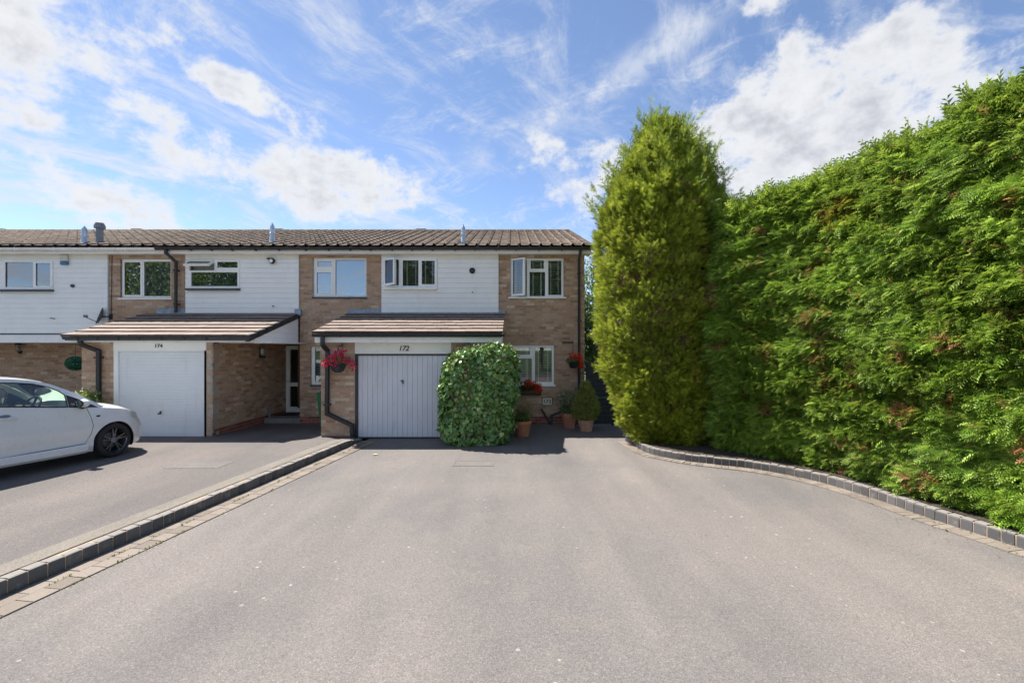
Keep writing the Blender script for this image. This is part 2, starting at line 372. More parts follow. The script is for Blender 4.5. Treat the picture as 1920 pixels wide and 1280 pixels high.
def tarmac(name, a, b, c_, spots):
    m, g, bs = new(name); p = pos(g)
    n0 = g.noise(p, .33, 4, .55, .4); n1 = g.noise(p, 1.6, 5, .6); n2 = g.noise(p, 130, 3, .7); n3 = g.noise(p, 34, 4, .7)
    cc = g.mix(g.mr(n0, .36, .64), a, b)
    cc = g.mix(g.m('MULTIPLY', g.mr(n1, .48, .72), .5), cc, c_)
    tr = g.noise(g.add('ShaderNodeMapping', {'Vector': p, 'Scale': (1.0, 0.16, 1.0)}).outputs[0], 1.15, 3, .55)      # worn along the way cars drive
    cc = g.mix(1.0, cc, g.ramp(tr, [(.30, (.86, .865, .88)), (.50, (1.0, 1.0, 1.0)), (.70, (1.15, 1.13, 1.11))]), 'MULTIPLY')
    blot = g.mr(g.noise(p, 2.7, 5, .7), .62, .74)
    cc = g.mix(g.m('MULTIPLY', blot, .22), cc, (.07, .068, .068))
    vo = g.add('ShaderNodeTexVoronoi', {'Vector': p, 'Scale': 150.0, 'Randomness': 1.0})
    chip = g.add('ShaderNodeSeparateColor', {0: vo.outputs['Color']}).outputs[0]
    cc = g.mix(1.0, cc, g.ramp(chip, [(0, (.66, .66, .66)), (.35, (.90, .90, .90)), (.7, (1.04, 1.03, 1.02)), (.94, (1.18, 1.17, 1.15)), (1, (1.6, 1.56, 1.5))]), 'MULTIPLY')
    cc = g.mix(1.0, cc, g.ramp(n3, [(.25, (.86, .86, .86)), (.75, (1.12, 1.12, 1.12))]), 'MULTIPLY')
    # pale lichen spots
    v2 = g.add('ShaderNodeTexVoronoi', {'Vector': p, 'Scale': 9.0})
    s2 = g.add('ShaderNodeSeparateColor', {0: v2.outputs['Color']}).outputs[1]
    sz = g.mr(s2, .40, 1.0, 0.0, .17, smooth=False)
    near = g.mr(g.noise(p, .55, 2), .45, .60)
    sp = g.m('MULTIPLY', g.m('LESS_THAN', g.m('ADD', v2.outputs['Distance'], g.m('MULTIPLY', g.m('SUBTRACT', n3, .5), .12)), sz), near)
    cc = g.mix(g.m('MULTIPLY', sp, spots), cc, (.36, .33, .29))
    g.set(bs.inputs['Base Color'], cc); bs.inputs['Roughness'].default_value = .92; bs.inputs['Specular IOR Level'].default_value = .25
    h = g.m('ADD', g.m('MULTIPLY', vo.outputs['Distance'], .7), n2)
    g.set(bs.inputs['Normal'], g.add('ShaderNodeBump', {'Strength': .55, 'Distance': .006, 'Height': h}))
tarmac('tarmac', (.180, .165, .157), (.150, .142, .139), (.196, .175, .163), .8)
tarmac('tarmac_left', (.155, .140, .133), (.132, .123, .120), (.168, .147, .136), .3)
tarmac('tarmac_road', (.08, .078, .078), (.065, .065, .066), (.09, .085, .08), .1)
tarmac('kerb_cement', (.22, .20, .17), (.175, .16, .14), (.26, .24, .21), 1.0)
def grassmat():
    m, g, bs = new('grass'); p = pos(g)
    cc = g.ramp(g.noise(p, 3, 6, .7), [(.3, (.035, .065, .018)), (.7, (.075, .11, .03))]); g.set(bs.inputs['Base Color'], cc)
    bs.inputs['Roughness'].default_value = .9
    g.set(bs.inputs['Normal'], g.add('ShaderNodeBump', {'Strength': 1.0, 'Distance': .05, 'Height': g.noise(p, 60, 4)}))
grassmat()
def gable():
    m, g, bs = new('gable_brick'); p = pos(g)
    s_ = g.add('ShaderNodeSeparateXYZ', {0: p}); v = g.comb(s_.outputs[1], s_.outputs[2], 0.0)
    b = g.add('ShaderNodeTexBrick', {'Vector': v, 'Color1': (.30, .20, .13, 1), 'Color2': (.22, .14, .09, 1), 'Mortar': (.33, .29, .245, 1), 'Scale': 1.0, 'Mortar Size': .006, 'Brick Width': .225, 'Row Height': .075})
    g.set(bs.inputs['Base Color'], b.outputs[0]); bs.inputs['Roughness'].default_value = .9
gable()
# ------------------------------------------------------------------ ground, drives, kerbs
YF = 12.92; YG = 10.82; YE = 14.3; YC = 12.86          # house front, garage front, entrance door, cladding face
KB = (-4.36, 3.88); KT = (-3.50, 10.32)                # left kerb: front foot line, two points
KD = (Vector((*KT, 0)) - Vector((*KB, 0))).normalized(); KN = Vector((KD.y, -KD.x, 0))      # along, and towards the 172 drive
def kx(Y): return KB[0] + (Y - KB[1]) * (KT[0] - KB[0]) / (KT[1] - KB[1])
def smooth(a, b, t): t = max(0, min(1, (t - a) / (b - a))); return t * t * (3 - 2 * t)
def zl(Y): return 0.142 - 0.092 * smooth(9.7, 10.7, Y) - .045 * smooth(11, 12.6, Y)
g_ = MB().quad((-900, -900, -.16), (900, -900, -.16), (900, 1500, -.16), (-900, 1500, -.16)); struct('ground', g_, M['grass'])
g_ = MB().quad((-60, -9.0, -.02), (60, -9.0, -.02), (60, -15, -.02), (-60, -15, -.02)); struct('road', g_, M['tarmac_road'])
d = MB(); ys = np.linspace(-9, 13.6, 60)
for a, b in zip(ys[:-1], ys[1:]):
    d.quad((kx(a) + .05, a, 0), (9, a, 0), (9, b, 0), (kx(b) + .05, b, 0))
struct('driveway', d, M['tarmac'])
d = MB(); ys = np.linspace(-9, 15.2, 120)
for a, b in zip(ys[:-1], ys[1:]):
    ra, rb = ((kx(a) - .3, kx(b) - .3) if b < 10.75 else (-4.5, -4.5))
    d.quad((-26, a, zl(a)), (ra, a, zl(a)), (rb, b, zl(b)), (-26, b, zl(b)))
struct('neighbour_driveway', d, M['tarmac_left'])
# left kerb: dark blocks with sandy mortar, a cement haunch behind, two rows of block paving in front
kerb = MB()
L0, L1 = -4.5, 6.72                                    # metres along from KB
def kp(s_, n_, z): return (KB[0] + KD.x * s_ + KN.x * n_, KB[1] + KD.y * s_ + KN.y * n_, z)
st = np.linspace(L0, L1, 70)
for a, b in zip(st[:-1], st[1:]):
    za, zb = zl(kp(a, 0, 0)[1]), zl(kp(b, 0, 0)[1])
    kerb.add([kp(a, -.006, 0), kp(b, -.006, 0), kp(b, -.006, zb - .012), kp(a, -.006, za - .012), kp(a, -.14, za + .001), kp(b, -.14, zb + .001)], [(0, 1, 2, 3), (3, 2, 5, 4)])
kerb = struct('kerb', kerb, M['kerb_mortar'])
hs = MB()
for a, b in zip(st[:-1], st[1:]):
    za, zb = zl(kp(a, 0, 0)[1]), zl(kp(b, 0, 0)[1])
    hs.add([kp(a, -.115, za + .008), kp(b, -.115, zb + .008), kp(b, -.36, zb + .006), kp(a, -.36, za + .006)], [(0, 1, 2, 3)])
struct('kerb_haunch', hs, M['kerb_cement'])
def kblock(dx=.137, dy=.12, dz=.150):
    m = MB(); r = .022; prof = [(0, 0), (0, dz - r), (r * .3, dz - r * .3), (r, dz), (dy, dz), (dy, 0)]
    poly = [(-dx / 2, -p[0], p[1] - .008) for p in prof]; m.prism(poly, (dx, 0, 0)); me = m.mesh('kerb_block')
    bm = bmesh.new(); bm.from_mesh(me); bmesh.ops.recalc_face_normals(bm, faces=bm.faces); bm.to_mesh(me); bm.free()
    me.materials.append(M['kerb_block']); return me
KBM = kblock()
ang = math.atan2(KD.y, KD.x)
def inst(name, me, Mx, parent):
    o = bpy.data.objects.new(name, me); col.objects.link(o); o.parent = parent; o.matrix_basis = Mx; return o
s_ = L0 + .08
while s_ < L1:
    p = kp(s_, .0, 0); z = zl(p[1]) - .142
    Mx = Matrix.Translation((p[0], p[1], z + random.uniform(-.005, .004))) @ Matrix.Rotation(math.atan2(KD.y, KD.x) + random.uniform(-.03, .03), 4, 'Z') @ Matrix.Rotation(random.uniform(-.02, .02), 4, 'Y')
    # block front (local -y side is the back): local y points away from the 172 drive
    o = inst('kerb_block', KBM, Mx @ Matrix.Scale(-1, 4, (0, 0, 0)) if False else Mx @ Matrix.Rotation(math.pi, 4, 'Z'), kerb)
    s_ += .1515
def pavers(parent, pts, wid, ln, rows, name='paver', zt=.008):
    pass
PVM = MB().box(-.5, .5, -.5, .5, -.05, 0).mesh('paver'); 
bm = bmesh.new(); bm.from_mesh(PVM); bmesh.ops.recalc_face_normals(bm, faces=bm.faces)
bmesh.ops.bevel(bm, geom=[e for e in bm.edges if all(v.co.z > -.01 for v in e.verts)], offset=.012, segments=1, affect='EDGES'); bm.to_mesh(PVM); bm.free(); PVM.materials.append(M['paver'])
pb = MB()
for a, b in zip(st[:-1], st[1:]):
    pb.add([kp(a, 0, .004), kp(b, 0, .004), kp(b, .362, .004), kp(a, .362, .004)], [(0, 1, 2, 3)])
pst = struct('paving_strip', pb, M['sand_joint'])
for row in range(2):
    s_ = L0 + row * .1
    while s_ < L1 - .05 - row * .1:
        n_ = .092 + row * .181; p = kp(s_, n_, .010 + random.uniform(-.002, .002))
        inst('paver', PVM, Matrix.Translation(p) @ Matrix.Rotation(ang + random.uniform(-.012, .012), 4, 'Z') @ Matrix.Rotation(random.uniform(-.006, .006), 4, 'X') @ Matrix.Diagonal((.199, .178, 1, 1)), pst)
        s_ += .2035
# right-hand kerb curves out round the hedge
RK = [GP(1183, 832), GP(1215, 850), GP(1275, 863), GP(1345, 872), GP(1420, 881), GP(1527, 902), GP(1640, 936), GP(1741, 972), GP(1830, 1001), GP(1911, 1028)]
RK = [(2.62, 10.42)] + RK + [(5.55, 4.1), (5.78, 2.4), (6.0, 0.5), (6.25, -2)]
def resample(pts, step):
    P = [Vector((*p, 0)) if len(p) == 2 else Vector(p) for p in pts]; out = []
    for i in range(len(P) - 1):
        p0 = P[max(i - 1, 0)]; p1 = P[i]; p2 = P[i + 1]; p3 = P[min(i + 2, len(P) - 1)]
        for t in np.linspace(0, 1, 24, endpoint=False):
            out.append(.5 * ((2 * p1) + (p2 - p0) * t + (2 * p0 - 5 * p1 + 4 * p2 - p3) * t * t + (3 * p1 - p0 - 3 * p2 + p3) * t ** 3))
    out.append(P[-1]); res = [out[0]]; acc = 0
    for a, b in zip(out[:-1], out[1:]):
        l = (b - a).length; x = step - acc
        while x <= l: res.append(a + (b - a) * (x / l)); x += step
        acc = (acc + l) % step if l else acc
    return res
rk = resample(RK, .128)
def tang(P, i): return (P[min(i + 1, len(P) - 1)] - P[max(i - 1, 0)]).normalized()
rb = MB(); KH = .142
for i in range(len(rk) - 1):
    a, b = rk[i], rk[i + 1]; ta, tb = tang(rk, i), tang(rk, i + 1); na = Vector((-ta.y, ta.x, 0)); nb = Vector((-tb.y, tb.x, 0))
    na, nb = (na if na.x > 0 or na.y > 0 else na), nb
    za, zb = Vector((0, 0, KH - .012)), Vector((0, 0, KH - .012))
    ia, ib = a + na * .006, b + nb * .006
    rb.add([ia, ib, ib + zb, ia + za, b + nb * .13 + zb, a + na * .13 + za], [(0, 1, 2, 3), (3, 2, 4, 5)])
rkerb = struct('kerb', rb, M['kerb_mortar'])
RBM = kblock(.112, .12, .150)
rp = MB()
for i in range(len(rk)):
    t = tang(rk, i); n = Vector((-t.y, t.x, 0))
    inst('kerb_block', RBM, Matrix.Translation(rk[i] + Vector((0, 0, random.uniform(-.006, .004)))) @ Matrix.Rotation(math.atan2(t.y, t.x) + math.pi + random.uniform(-.03, .03), 4, 'Z') @ Matrix.Rotation(random.uniform(-.02, .02), 4, 'Y'), rkerb)
    if i < len(rk) - 1:
        t2 = tang(rk, i + 1); n2 = Vector((-t2.y, t2.x, 0))
        rp.add([rk[i] - n * .0 + Vector((0, 0, .004)), rk[i + 1] + Vector((0, 0, .004)), rk[i + 1] - n2 * .235 + Vector((0, 0, .004)), rk[i] - n * .235 + Vector((0, 0, .004))], [(0, 1, 2, 3)])
rps = struct('paving_strip', rp, M['sand_joint'])
rq = resample(RK, .1035)
for i in range(len(rq)):
    t = tang(rq, i); n = Vector((-t.y, t.x, 0))
    inst('paver', PVM, Matrix.Translation(rq[i] - n * .118 + Vector((0, 0, .014 + random.uniform(-.002, .002)))) @ Matrix.Rotation(math.atan2(t.y, t.x) + random.uniform(-.02, .02), 4, 'Z') @ Matrix.Diagonal((.101, .23, 1, 1)), rps)
sb = MB()
for i in range(len(rk) - 1):
    a, b = rk[i], rk[i + 1]; t = tang(rk, i); n = Vector((-t.y, t.x, 0)); t2 = tang(rk, i + 1); n2 = Vector((-t2.y, t2.x, 0))
    sb.add([a + n * .1 + Vector((0, 0, .15)), b + n2 * .1 + Vector((0, 0, .15)), Vector((b.x + 2.5, b.y + 1.2, .17)), Vector((a.x + 2.5, a.y + 1.2, .17))], [(0, 1, 2, 3)])
struct('planting_bed', sb, M['soil'])
# access covers let into the drives
def cover(name, px0, px1, py0, py1, zf, label):
    y0, y1 = GY(py1, zf), GY(py0, zf); x0, x1 = X(px0, (y0 + y1) / 2), X(px1, (y0 + y1) / 2)
    r = root(name, ((x0 + x1) / 2, (y0 + y1) / 2, zf), label, 'manhole cover', world=True)
    f = MB()
    for b in ((x0 - .03, x1 + .03, y0 - .03, y0), (x0 - .03, x1 + .03, y1, y1 + .03), (x0 - .03, x0, y0, y1), (x1, x1 + .03, y0, y1)): f.box(*b, zf - .02, zf + .006)
    f.build('frame', M['iron'], r)
    MB().box(x0 + .008, x1 - .008, y0 + .008, y1 - .008, zf - .02, zf + .005).build('cover_plate', M['tarmac'], r)
cover('manhole_cover', 852, 923, 864, 873, 0, 'rectangular manhole cover let into the driveway in front of the ivy')
cover('manhole_cover', 330, 420, 866, 877, .142, 'rectangular manhole cover in the left-hand drive beside the white car')

# ------------------------------------------------------------------ houses
house = {}
for key, x0, lab in (('172', -6.03, 'end terraced house numbered 172 with vertically ribbed pale garage door'),
                     ('174', -11.44, 'middle terraced house numbered 174 with horizontally ribbed white garage door'),
                     ('176', -19.8, 'leftmost terraced house with white gutter, alarm box and lantern')):
    house[key] = root('terraced_house', (x0 + 2, YF, 0), lab, 'house', 'row of terraced houses', world=True)
H2, H4, H6 = house['172'], house['174'], house['176']
BRICKS = {k: [] for k in house}; TILES = {k: [] for k in house}
def free(u0, u1, cuts):
    segs = [(u0, u1)]
    for a, b in cuts:
        n = []
        for s, e in segs:
            if b <= s or a >= e: n.append((s, e)); continue
            if a > s: n.append((s, a))
            if b < e: n.append((b, e))
        segs = n
    return segs
def holes(mb, u0, u1, z0, z1, ops, d0, d1, place):
    zs = sorted({z0, z1} | {min(max(z, z0), z1) for o in ops for z in o[2:]})
    for a, b in zip(zs[:-1], zs[1:]):
        if b - a < 1e-4: continue
        for s, e in free(u0, u1, [(o[0], o[1]) for o in ops if o[2] < b - 1e-5 and o[3] > a + 1e-5]):
            if e - s > 1e-4: place(mb, s, e, d0, d1, a, b)
def on_front(Y0): return lambda mb, s, e, a, b, z0, z1: mb.box(s, e, Y0 + a, Y0 + b, z0, z1)
def on_side(X0): return lambda mb, s, e, a, b, z0, z1: mb.box(X0 - b, X0 - a, s, e, z0, z1)     # faces +X
def brickwall(key, axis, at, u0, u1, z0, z1, ops=(), plinth=0, zb=0.0, thick=.22, half=0.0):
    """mortar-coloured wall with openings; single bricks stand 5 mm proud of it"""
    m = MB(); holes(m, u0, u1, z0, z1, ops, .005, thick, on_front(at) if axis == 0 else on_side(at))
    wall = m.build('brick_wall', M['mortar'], house[key])
    i = 0; z = zb
    while z < z1 - .02:
        if z + .065 > z0 + .02:
            a, b = max(z, z0), min(z + .065, z1)
            cuts = [(o[0] - .0, o[1] + .0) for o in ops if o[2] < b - .02 and o[3] > a + .02]
            for s, e in free(u0, u1, cuts):
                u = math.floor((s - u0) / .225) * .225 + u0 + (.1125 if i % 2 else 0) + half - .225
                while u < e:
                    p, q = max(u + .005, s), min(u + .22, e)
                    if q - p > .03:
                        BRICKS[key].append((axis, at, (p + q) / 2, (a + b) / 2, q - p, b - a, wall, i < plinth))
                    u += .225
        z += .075; i += 1
    return wall
UB = MB().box(-.5, .5, -.5, .5, -.5, .5).mesh('brick'); UB2 = UB.copy(); UB.materials.append(M['brick_o']); UB2.materials.append(M['plinth_o'])
UBV = np.array([v.co[:] for v in UB.vertices]); UBF = [tuple(p.vertices) for p in UB.polygons]
def brickmat(b):
    axis, at, u, z, l, h, wall, red = b; j = random.uniform(-.0015, .0015)
    if axis == 0: return Matrix.Translation((u, at + .02 + j, z)) @ Matrix.Diagonal((l, .04, h, 1))
    return Matrix.Translation((at - .02 + j, u, z)) @ Matrix.Diagonal((.04, l, h, 1))
def joined(name, items, mats, parent):
    """items: (matrix, verts, faces, material index)"""
    V, Fs, mi, rn = [], [], [], []; o = 0
    for Mx, vv, ff, k in items:
        A = np.array(Mx); V.append(vv @ A[:3, :3].T + A[:3, 3]); r = random.random()
        for f in ff: Fs.append(tuple(i + o for i in f)); mi.append(k); rn.append(r)
        o += len(vv)
    me = bpy.data.meshes.new(name); me.from_pydata(np.concatenate(V).tolist(), [], Fs)
    me.polygons.foreach_set('material_index', mi)
    at = me.attributes.new('rnd', 'FLOAT', 'FACE'); at.data.foreach_set('value', rn)
    bm = bmesh.new(); bm.from_mesh(me); bmesh.ops.recalc_face_normals(bm, faces=bm.faces); bm.to_mesh(me); bm.free()
    ob = obj(name, me, mats, parent); ob['kind'] = 'stuff'; return ob
def flush_bricks(key):
    bs = BRICKS[key]
    def d2(b): p = (b[2], b[1]) if b[0] == 0 else (b[1], b[2]); return p[0] ** 2 + p[1] ** 2 + (b[3] - CAMZ) ** 2 + (500 if b[2] < -14 else 0)
    bs.sort(key=d2)
    for b in bs[:290]:
        o = bpy.data.objects.new('brick', UB2 if b[7] else UB); col.objects.link(o); o.parent = b[6]; o.matrix_basis = brickmat(b)
    if bs[290:]: joined('brickwork', [(brickmat(b), UBV, UBF, int(b[7])) for b in bs[290:]], [M['brick_m'], M['plinth_m']], house[key])

def cladding(key, x0, x1, z0, z1, ops=(), Y=YC, h=.142):
    m = MB(); holes(m, x0, x1, z0, z1, ops, .02, .06, on_front(Y)); base_ = m.build('cladding', M['cladding'], house[key])
    z = z0
    while z < z1 - .01:
        zt = min(z + h, z1)
        cz = sorted({z, zt} | {min(max(q, z), zt) for o in ops for q in o[2:]})
        cuts = [(o[0], o[1]) for o in ops if o[2] < zt - .012 and o[3] > z + .012]
        for s, e in free(x0, x1, cuts):
            if e - s < .01: continue
            b = MB(); b.prism([(s, Y, z + .004), (s, Y + .006, z + .0005), (s, Y + .03, z + .0005), (s, Y + .03, zt - .001), (s, Y + .012, zt - .001), (s, Y + .005, zt - .016)], (e - s, 0, 0))
            b.build('cladding_board', M['cladding'], base_)
        z += h
    return base_
def window(key, r, Yf, cells, sill=None, blind=None, room=True, gl='glass', sillx=0.0, depth=.07):
    """r and cells in photo pixels on plane Yf: (x0,x1,y0,y1[,kind]); kind f fixed, s sash, o:angle side hung open, t:angle top hung open"""
    x0, x1, z0, z1 = X(r[0], Yf), X(r[1], Yf), Z(r[3], Yf), Z(r[2], Yf)
    ops = []; sash = []
    for c_ in cells:
        a, b, lo, hi = X(c_[0], Yf), X(c_[1], Yf), Z(c_[3], Yf), Z(c_[2], Yf); k = c_[4] if len(c_) > 4 else 'f'
        if k == 'f': ops.append((a, b, lo, hi))
        else: e = .042; ops.append((a - e, b + e, lo - e, hi + e))
        sash.append((a, b, lo, hi, k))
    fm = MB(); holes(fm, x0, x1, z0, z1, ops, 0, depth, on_front(Yf))
    win = fm.build('window', M['upvc'], house[key])
    for (a, b, lo, hi, k), o in zip(sash, ops):
        if k == 'f':
            MB().box(a - .004, b + .004, Yf + .03, Yf + .042, lo - .004, hi + .004).build('pane', M[gl], win)
            bd = MB()
            for q in ((a, a + .006, lo, hi), (b - .006, b, lo, hi), (a + .006, b - .006, lo, lo + .006), (a + .006, b - .006, hi - .006, hi)): bd.box(q[0], q[1], Yf + .022, Yf + .03, q[2], q[3])
            bd.build('glazing_gasket', M['black_plastic'], win)
            continue
        sm = MB(); e = .05
        holes(sm, a - e, b + e, lo - e, hi + e, [(a, b, lo, hi)], -.014, .04, on_front(Yf))
        pm = MB().box(a - .004, b + .004, Yf + .008, Yf + .02, lo - .004, hi + .004)
        gm = MB()
        for q in ((a, a + .006, lo, hi), (b - .006, b, lo, hi), (a + .006, b - .006, lo, lo + .006), (a + .006, b - .006, hi - .006, hi)): gm.box(q[0], q[1], Yf - .002, Yf + .008, q[2], q[3])
        if k[0] in 'ot':
            an = R(float(k[2:]))
            if k[0] == 'o': T = Matrix.Translation((a - e, Yf - .016, 0)) @ Matrix.Rotation(-an, 4, 'Z') @ Matrix.Translation((-(a - e), -Yf, 0))
            else: T = Matrix.Translation((0, Yf - .016, hi + e)) @ Matrix.Rotation(-an, 4, 'X') @ Matrix.Translation((0, -Yf, -(hi + e)))
            for q in (sm, pm, gm): q.xf(T)
        s_o = sm.build('sash', M['upvc'], win); pm.build('pane', M[gl], s_o) if False else None
        pm.build('pane', M[gl], win); gm.build('glazing_gasket', M['black_plastic'], win)
    if sill == 'white': MB().box(x0 - sillx, x1 + sillx, Yf - .09, Yf + .05, z0 - .045, z0 - .001).build('sill', M['upvc'], win, bevel=.006)
    if sill == 'dark': MB().box(x0 - .02, x1 + .02, Yf - .07, Yf + .05, z0 - .05, z0 - .001).build('sill', M['dark_sill'], win)
    if blind in ('net', 'obscure'):
        cu_ = MB(); xs = np.linspace(x0 + .05, x1 - .05, 80)
        for a, b in zip(xs[:-1], xs[1:]):
            ya, yb = (Yf + .14 + (.016 * math.sin(q * 42) if blind == 'net' else 0) for q in (a, b)); cu_.quad((a, ya, z0 + .03), (b, yb, z0 + .03), (b, yb, z1 - .03), (a, ya, z1 - .03))
        cu_.build('curtain' if blind == 'net' else 'obscure_sheet', M['net_curtain' if blind == 'net' else 'obscure_glass'], win)
    elif blind:
        bm_ = MB(); lo = z0 + .04
        if blind == 'half': lo = z0 + (z1 - z0) * .30
        z = z1 - .06; bm_.box(x0 + .05, x1 - .05, Yf + .13, Yf + .17, z1 - .06, z1 - .03)
        stp = .030 if blind == 'half' else .048
        tl = .013 if blind == 'half' else .007; dp = .165 if blind == 'half' else .150
        while z > lo:
            zc = z - stp / 2
            bm_.add([(x0 + .05, Yf + .125, zc - tl), (x1 - .05, Yf + .125, zc - tl), (x1 - .05, Yf + dp, zc + tl), (x0 + .05, Yf + dp, zc + tl)], [(0, 1, 2, 3)]); z -= stp
        if blind == 'slat':
            for a, b, l2, h2, k in sash:
                if b - a > .3:
                    for f in (.22, .78): xx = a + (b - a) * f; bm_.box(xx - .012, xx + .012, Yf + .12, Yf + .122, lo, z1 - .05)
        bm_.build('blind', M['blind'], win)
    if room:
        rx0, rx1, ry1, rz0, rz1 = x0 - .5, x1 + .5, Yf + 2.2, z0 - .7, z1 + .25
        ry0 = Yf + .24
        rm = MB(); v = [(x, y, z) for x in (rx0, rx1) for y in (ry0, ry1) for z in (rz0, rz1)]
        rm.add(v, [(0, 1, 3, 2), (4, 6, 7, 5), (2, 3, 7, 6), (0, 2, 6, 4), (1, 5, 7, 3)]); rm.build('room', M['room'], house[key])
    return (x0, x1, z0, z1)
def opn(r, Yf, e=0.004): return (X(r[0], Yf) - e, X(r[1], Yf) + e, Z(r[3], Yf) - e, Z(r[2], Yf) + e)

YB = YF + .055                                    # window frames sit back in the brickwork
W1 = (1, 99, 489, 543); W2 = (229, 323, 486, 559); W3 = (351, 449, 488, 541); W4 = (588, 688, 483, 557); W5 = (718, 820, 482, 540); W6 = (957, 1057, 484, 557); W7 = (958, 1039, 647, 721); W8 = (584, 668, 646, 721)
Z_SOF = 4.80
cl_bot = Z(587, YC)
# 172
YWC = YC - .012
x172 = [X(p, YF) for p in (562, 716, 935, 1096)]
brickwall('172', 0, YF, x172[0], x172[1], 2.2, Z_SOF, [opn(W4, YB)])
brickwall('172', 0, YF, x172[0], -4.45, 0, 2.2, [opn(W8, YB)], plinth=3)
brickwall('172', 0, YF, x172[2], x172[3], 0, Z_SOF, [opn(W6, YB), opn(W7, YB)], plinth=3)
cladding('172', x172[1] + .003, x172[2] - .003, cl_bot, Z_SOF - .13, [opn(W5, YWC)])
MB().box(x172[1] + .003, x172[2] - .003, YC, YC + .05, Z_SOF - .13, Z_SOF).build('frieze_board', M['upvc_cream'], H2)
window('172', W4, YB, [(595.5, 622, 490, 500, 's'), (594.5, 621, 511, 551, 's'), (629, 685, 487.5, 554)], 'dark', 'half', gl='glass_lined')
window('172', W5, YWC, [(724, 745, 489, 532, 'o:33'), (755, 784.5, 488, 536), (791, 815, 489, 533, 's')], 'white', 'slat')
window('172', W6, YB, [(962.5, 985, 489, 552, 'o:33'), (995, 1019.5, 488.5, 504, 's'), (993, 1022, 510, 555), (1028, 1052.5, 489, 553, 's')], 'white', 'slat', sillx=.06)
window('172', W7, YB, [(963, 993.5, 651, 664.5, 's'), (962, 997, 672, 717.5), (1003, 1034.5, 651, 715.5, 's')], 'white', 'slat', sillx=.04)
window('172', W8, YB, [(591, 620, 652, 715, 's'), (628, 660, 652, 716)], 'dark', 'slat')
# 174
x174 = [X(p, YF) for p in (205, 350, 562)]
brickwall('174', 0, YF, x174[0], x174[1], 2.9, Z_SOF, [opn(W2, YB)])
cladding('174', x174[1] + .003, x174[2] - .003, cl_bot, Z_SOF - .13, [opn(W3, YWC)])
MB().box(x174[1] + .003, x174[2] - .003, YC, YC + .05, Z_SOF - .13, Z_SOF).build('frieze_board', M['upvc_cream'], H4)
window('174', W2, YB, [(234, 264, 492, 553, 's'), (270, 320, 490.5, 555)], 'white', 'net', gl='glass_lined', sillx=.05)
window('174', W3, YWC, [(358, 399, 493, 504, 't:58'), (408, 446, 491, 502, 's'), (358.5, 448 - 3, 510.5, 536.5)], 'dark', 'obscure', gl='glass_lined')
# 176
x176 = [-20.0, X(205, YF)]
z176 = Z(625, YC)
cladding('176', x176[0], x176[1] - .003, z176, Z_SOF - .13, [opn(W1, YWC)])
MB().box(x176[0], x176[1] - .003, YC, YC + .05, Z_SOF - .13, Z_SOF).build('frieze_board', M['upvc_cream'], H6)
window('176', W1, YWC, [(9.5, 62, 491.5, 538), (68, 95, 493.5, 536, 's')], 'dark', 'obscure', gl='glass_lined')
MB().box(x176[0], -10.3, YC - .02, YC + .14, z176 - .26, z176 - .035).build('fascia', M['fascia'], H6)
MB().box(x176[0], -10.3, YC - .035, YC + .1, z176 - .034, z176 - .004).build('drip_flashing', M['dark_sill'], H6)
MB().box(x176[0], -10.25, YC + .14, YE, z176 - .25, z176 - .2).build('soffit', M['fascia'], H6)
brickwall('176', 0, YE, -20.0, -10.25, 0, z176 - .25, plinth=2)
# inner and back walls, gable end, party walls
def shell(key, x0, x1, gable_mat=None):
    yb = 22.5
    MB().box(x0, x1, yb, yb + .2, 0, Z_SOF).build('back_wall', M['gable_brick'], house[key])
    MB().box(x0 + .02, x1 - .02, YF + .3, yb, 2.42, 2.6).build('floor_slab', M['concrete'], house[key])
shell('172', x172[0], x172[3]); shell('174', x174[0], x174[2]); shell('176', x176[0], x176[1])
prof = [(YF + .24, 0), (22.4, 0), (22.4, Z_SOF - .02), (17.7, 6.58), (YF + .24, 4.86)]
for key, xx in (('172', x172[3] - .22), ('172', x172[0] + .01), ('174', x174[0] + .01), ('176', x176[0])):
    pr = [(XX, YY, ZZ) for XX, YY, ZZ in ((xx, y, z) for y, z in prof)]
    if key == '172' and xx < 0: pr = [(xx, YE + .1, 0)] + pr[1:4] + [(xx, YF + .24, 4.86), (xx, YF + .24, 2.3), (xx, YE + .1, 2.3)]
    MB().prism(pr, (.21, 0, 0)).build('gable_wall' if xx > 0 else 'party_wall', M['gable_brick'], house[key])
# entrance of 174: recess, side wall, white glazed door, step
gx = X(400, YG)                                   # right-hand side wall of the 174 garage
brickwall('174', 1, gx, YG, YE, 0, 2.30, plinth=3)
MB().box(gx - .2, x174[2] + .02, YE + .12, YE + .2, 0, 2.4).build('recess_wall', M['mortar'], H4)
dr = (532, 582, 648, 774)
dx0, dx1, dz0, dz1 = X(dr[0], YE), X(dr[1], YE), .15, Z(dr[2], YE)
dm = MB(); a = X(543.5, YE)
holes(dm, dx0, dx1, dz0, dz1, [(a, dx1 - .2, Z(717, YE), dz1 - .12), (a, dx1 - .2, dz0 + .17, Z(724, YE))], 0, .08, on_front(YE))
door = dm.build('front_door', M['upvc'], H4)
for lo, hi in ((Z(717, YE), dz1 - .12), (dz0 + .17, Z(724, YE))): MB().box(a, dx1 - .2, YE + .03, YE + .045, lo, hi).build('pane', M['glass'], door)
hd = MB().tube([(a - .07, YE - .05, 1.12), (a - .07, YE - .05, 1.12 + .001), (a + .05, YE - .05, 1.12)], .012, 6); hd.tube([(a - .07, YE, 1.12), (a - .07, YE - .05, 1.12)], .014, 6); hd.build('handle', M['chrome'], door)
MB().box(gx - .15, x174[2] + .3, YE + .12, YE + 1.2, 0, 2.4).build('room', M['room'], H4)
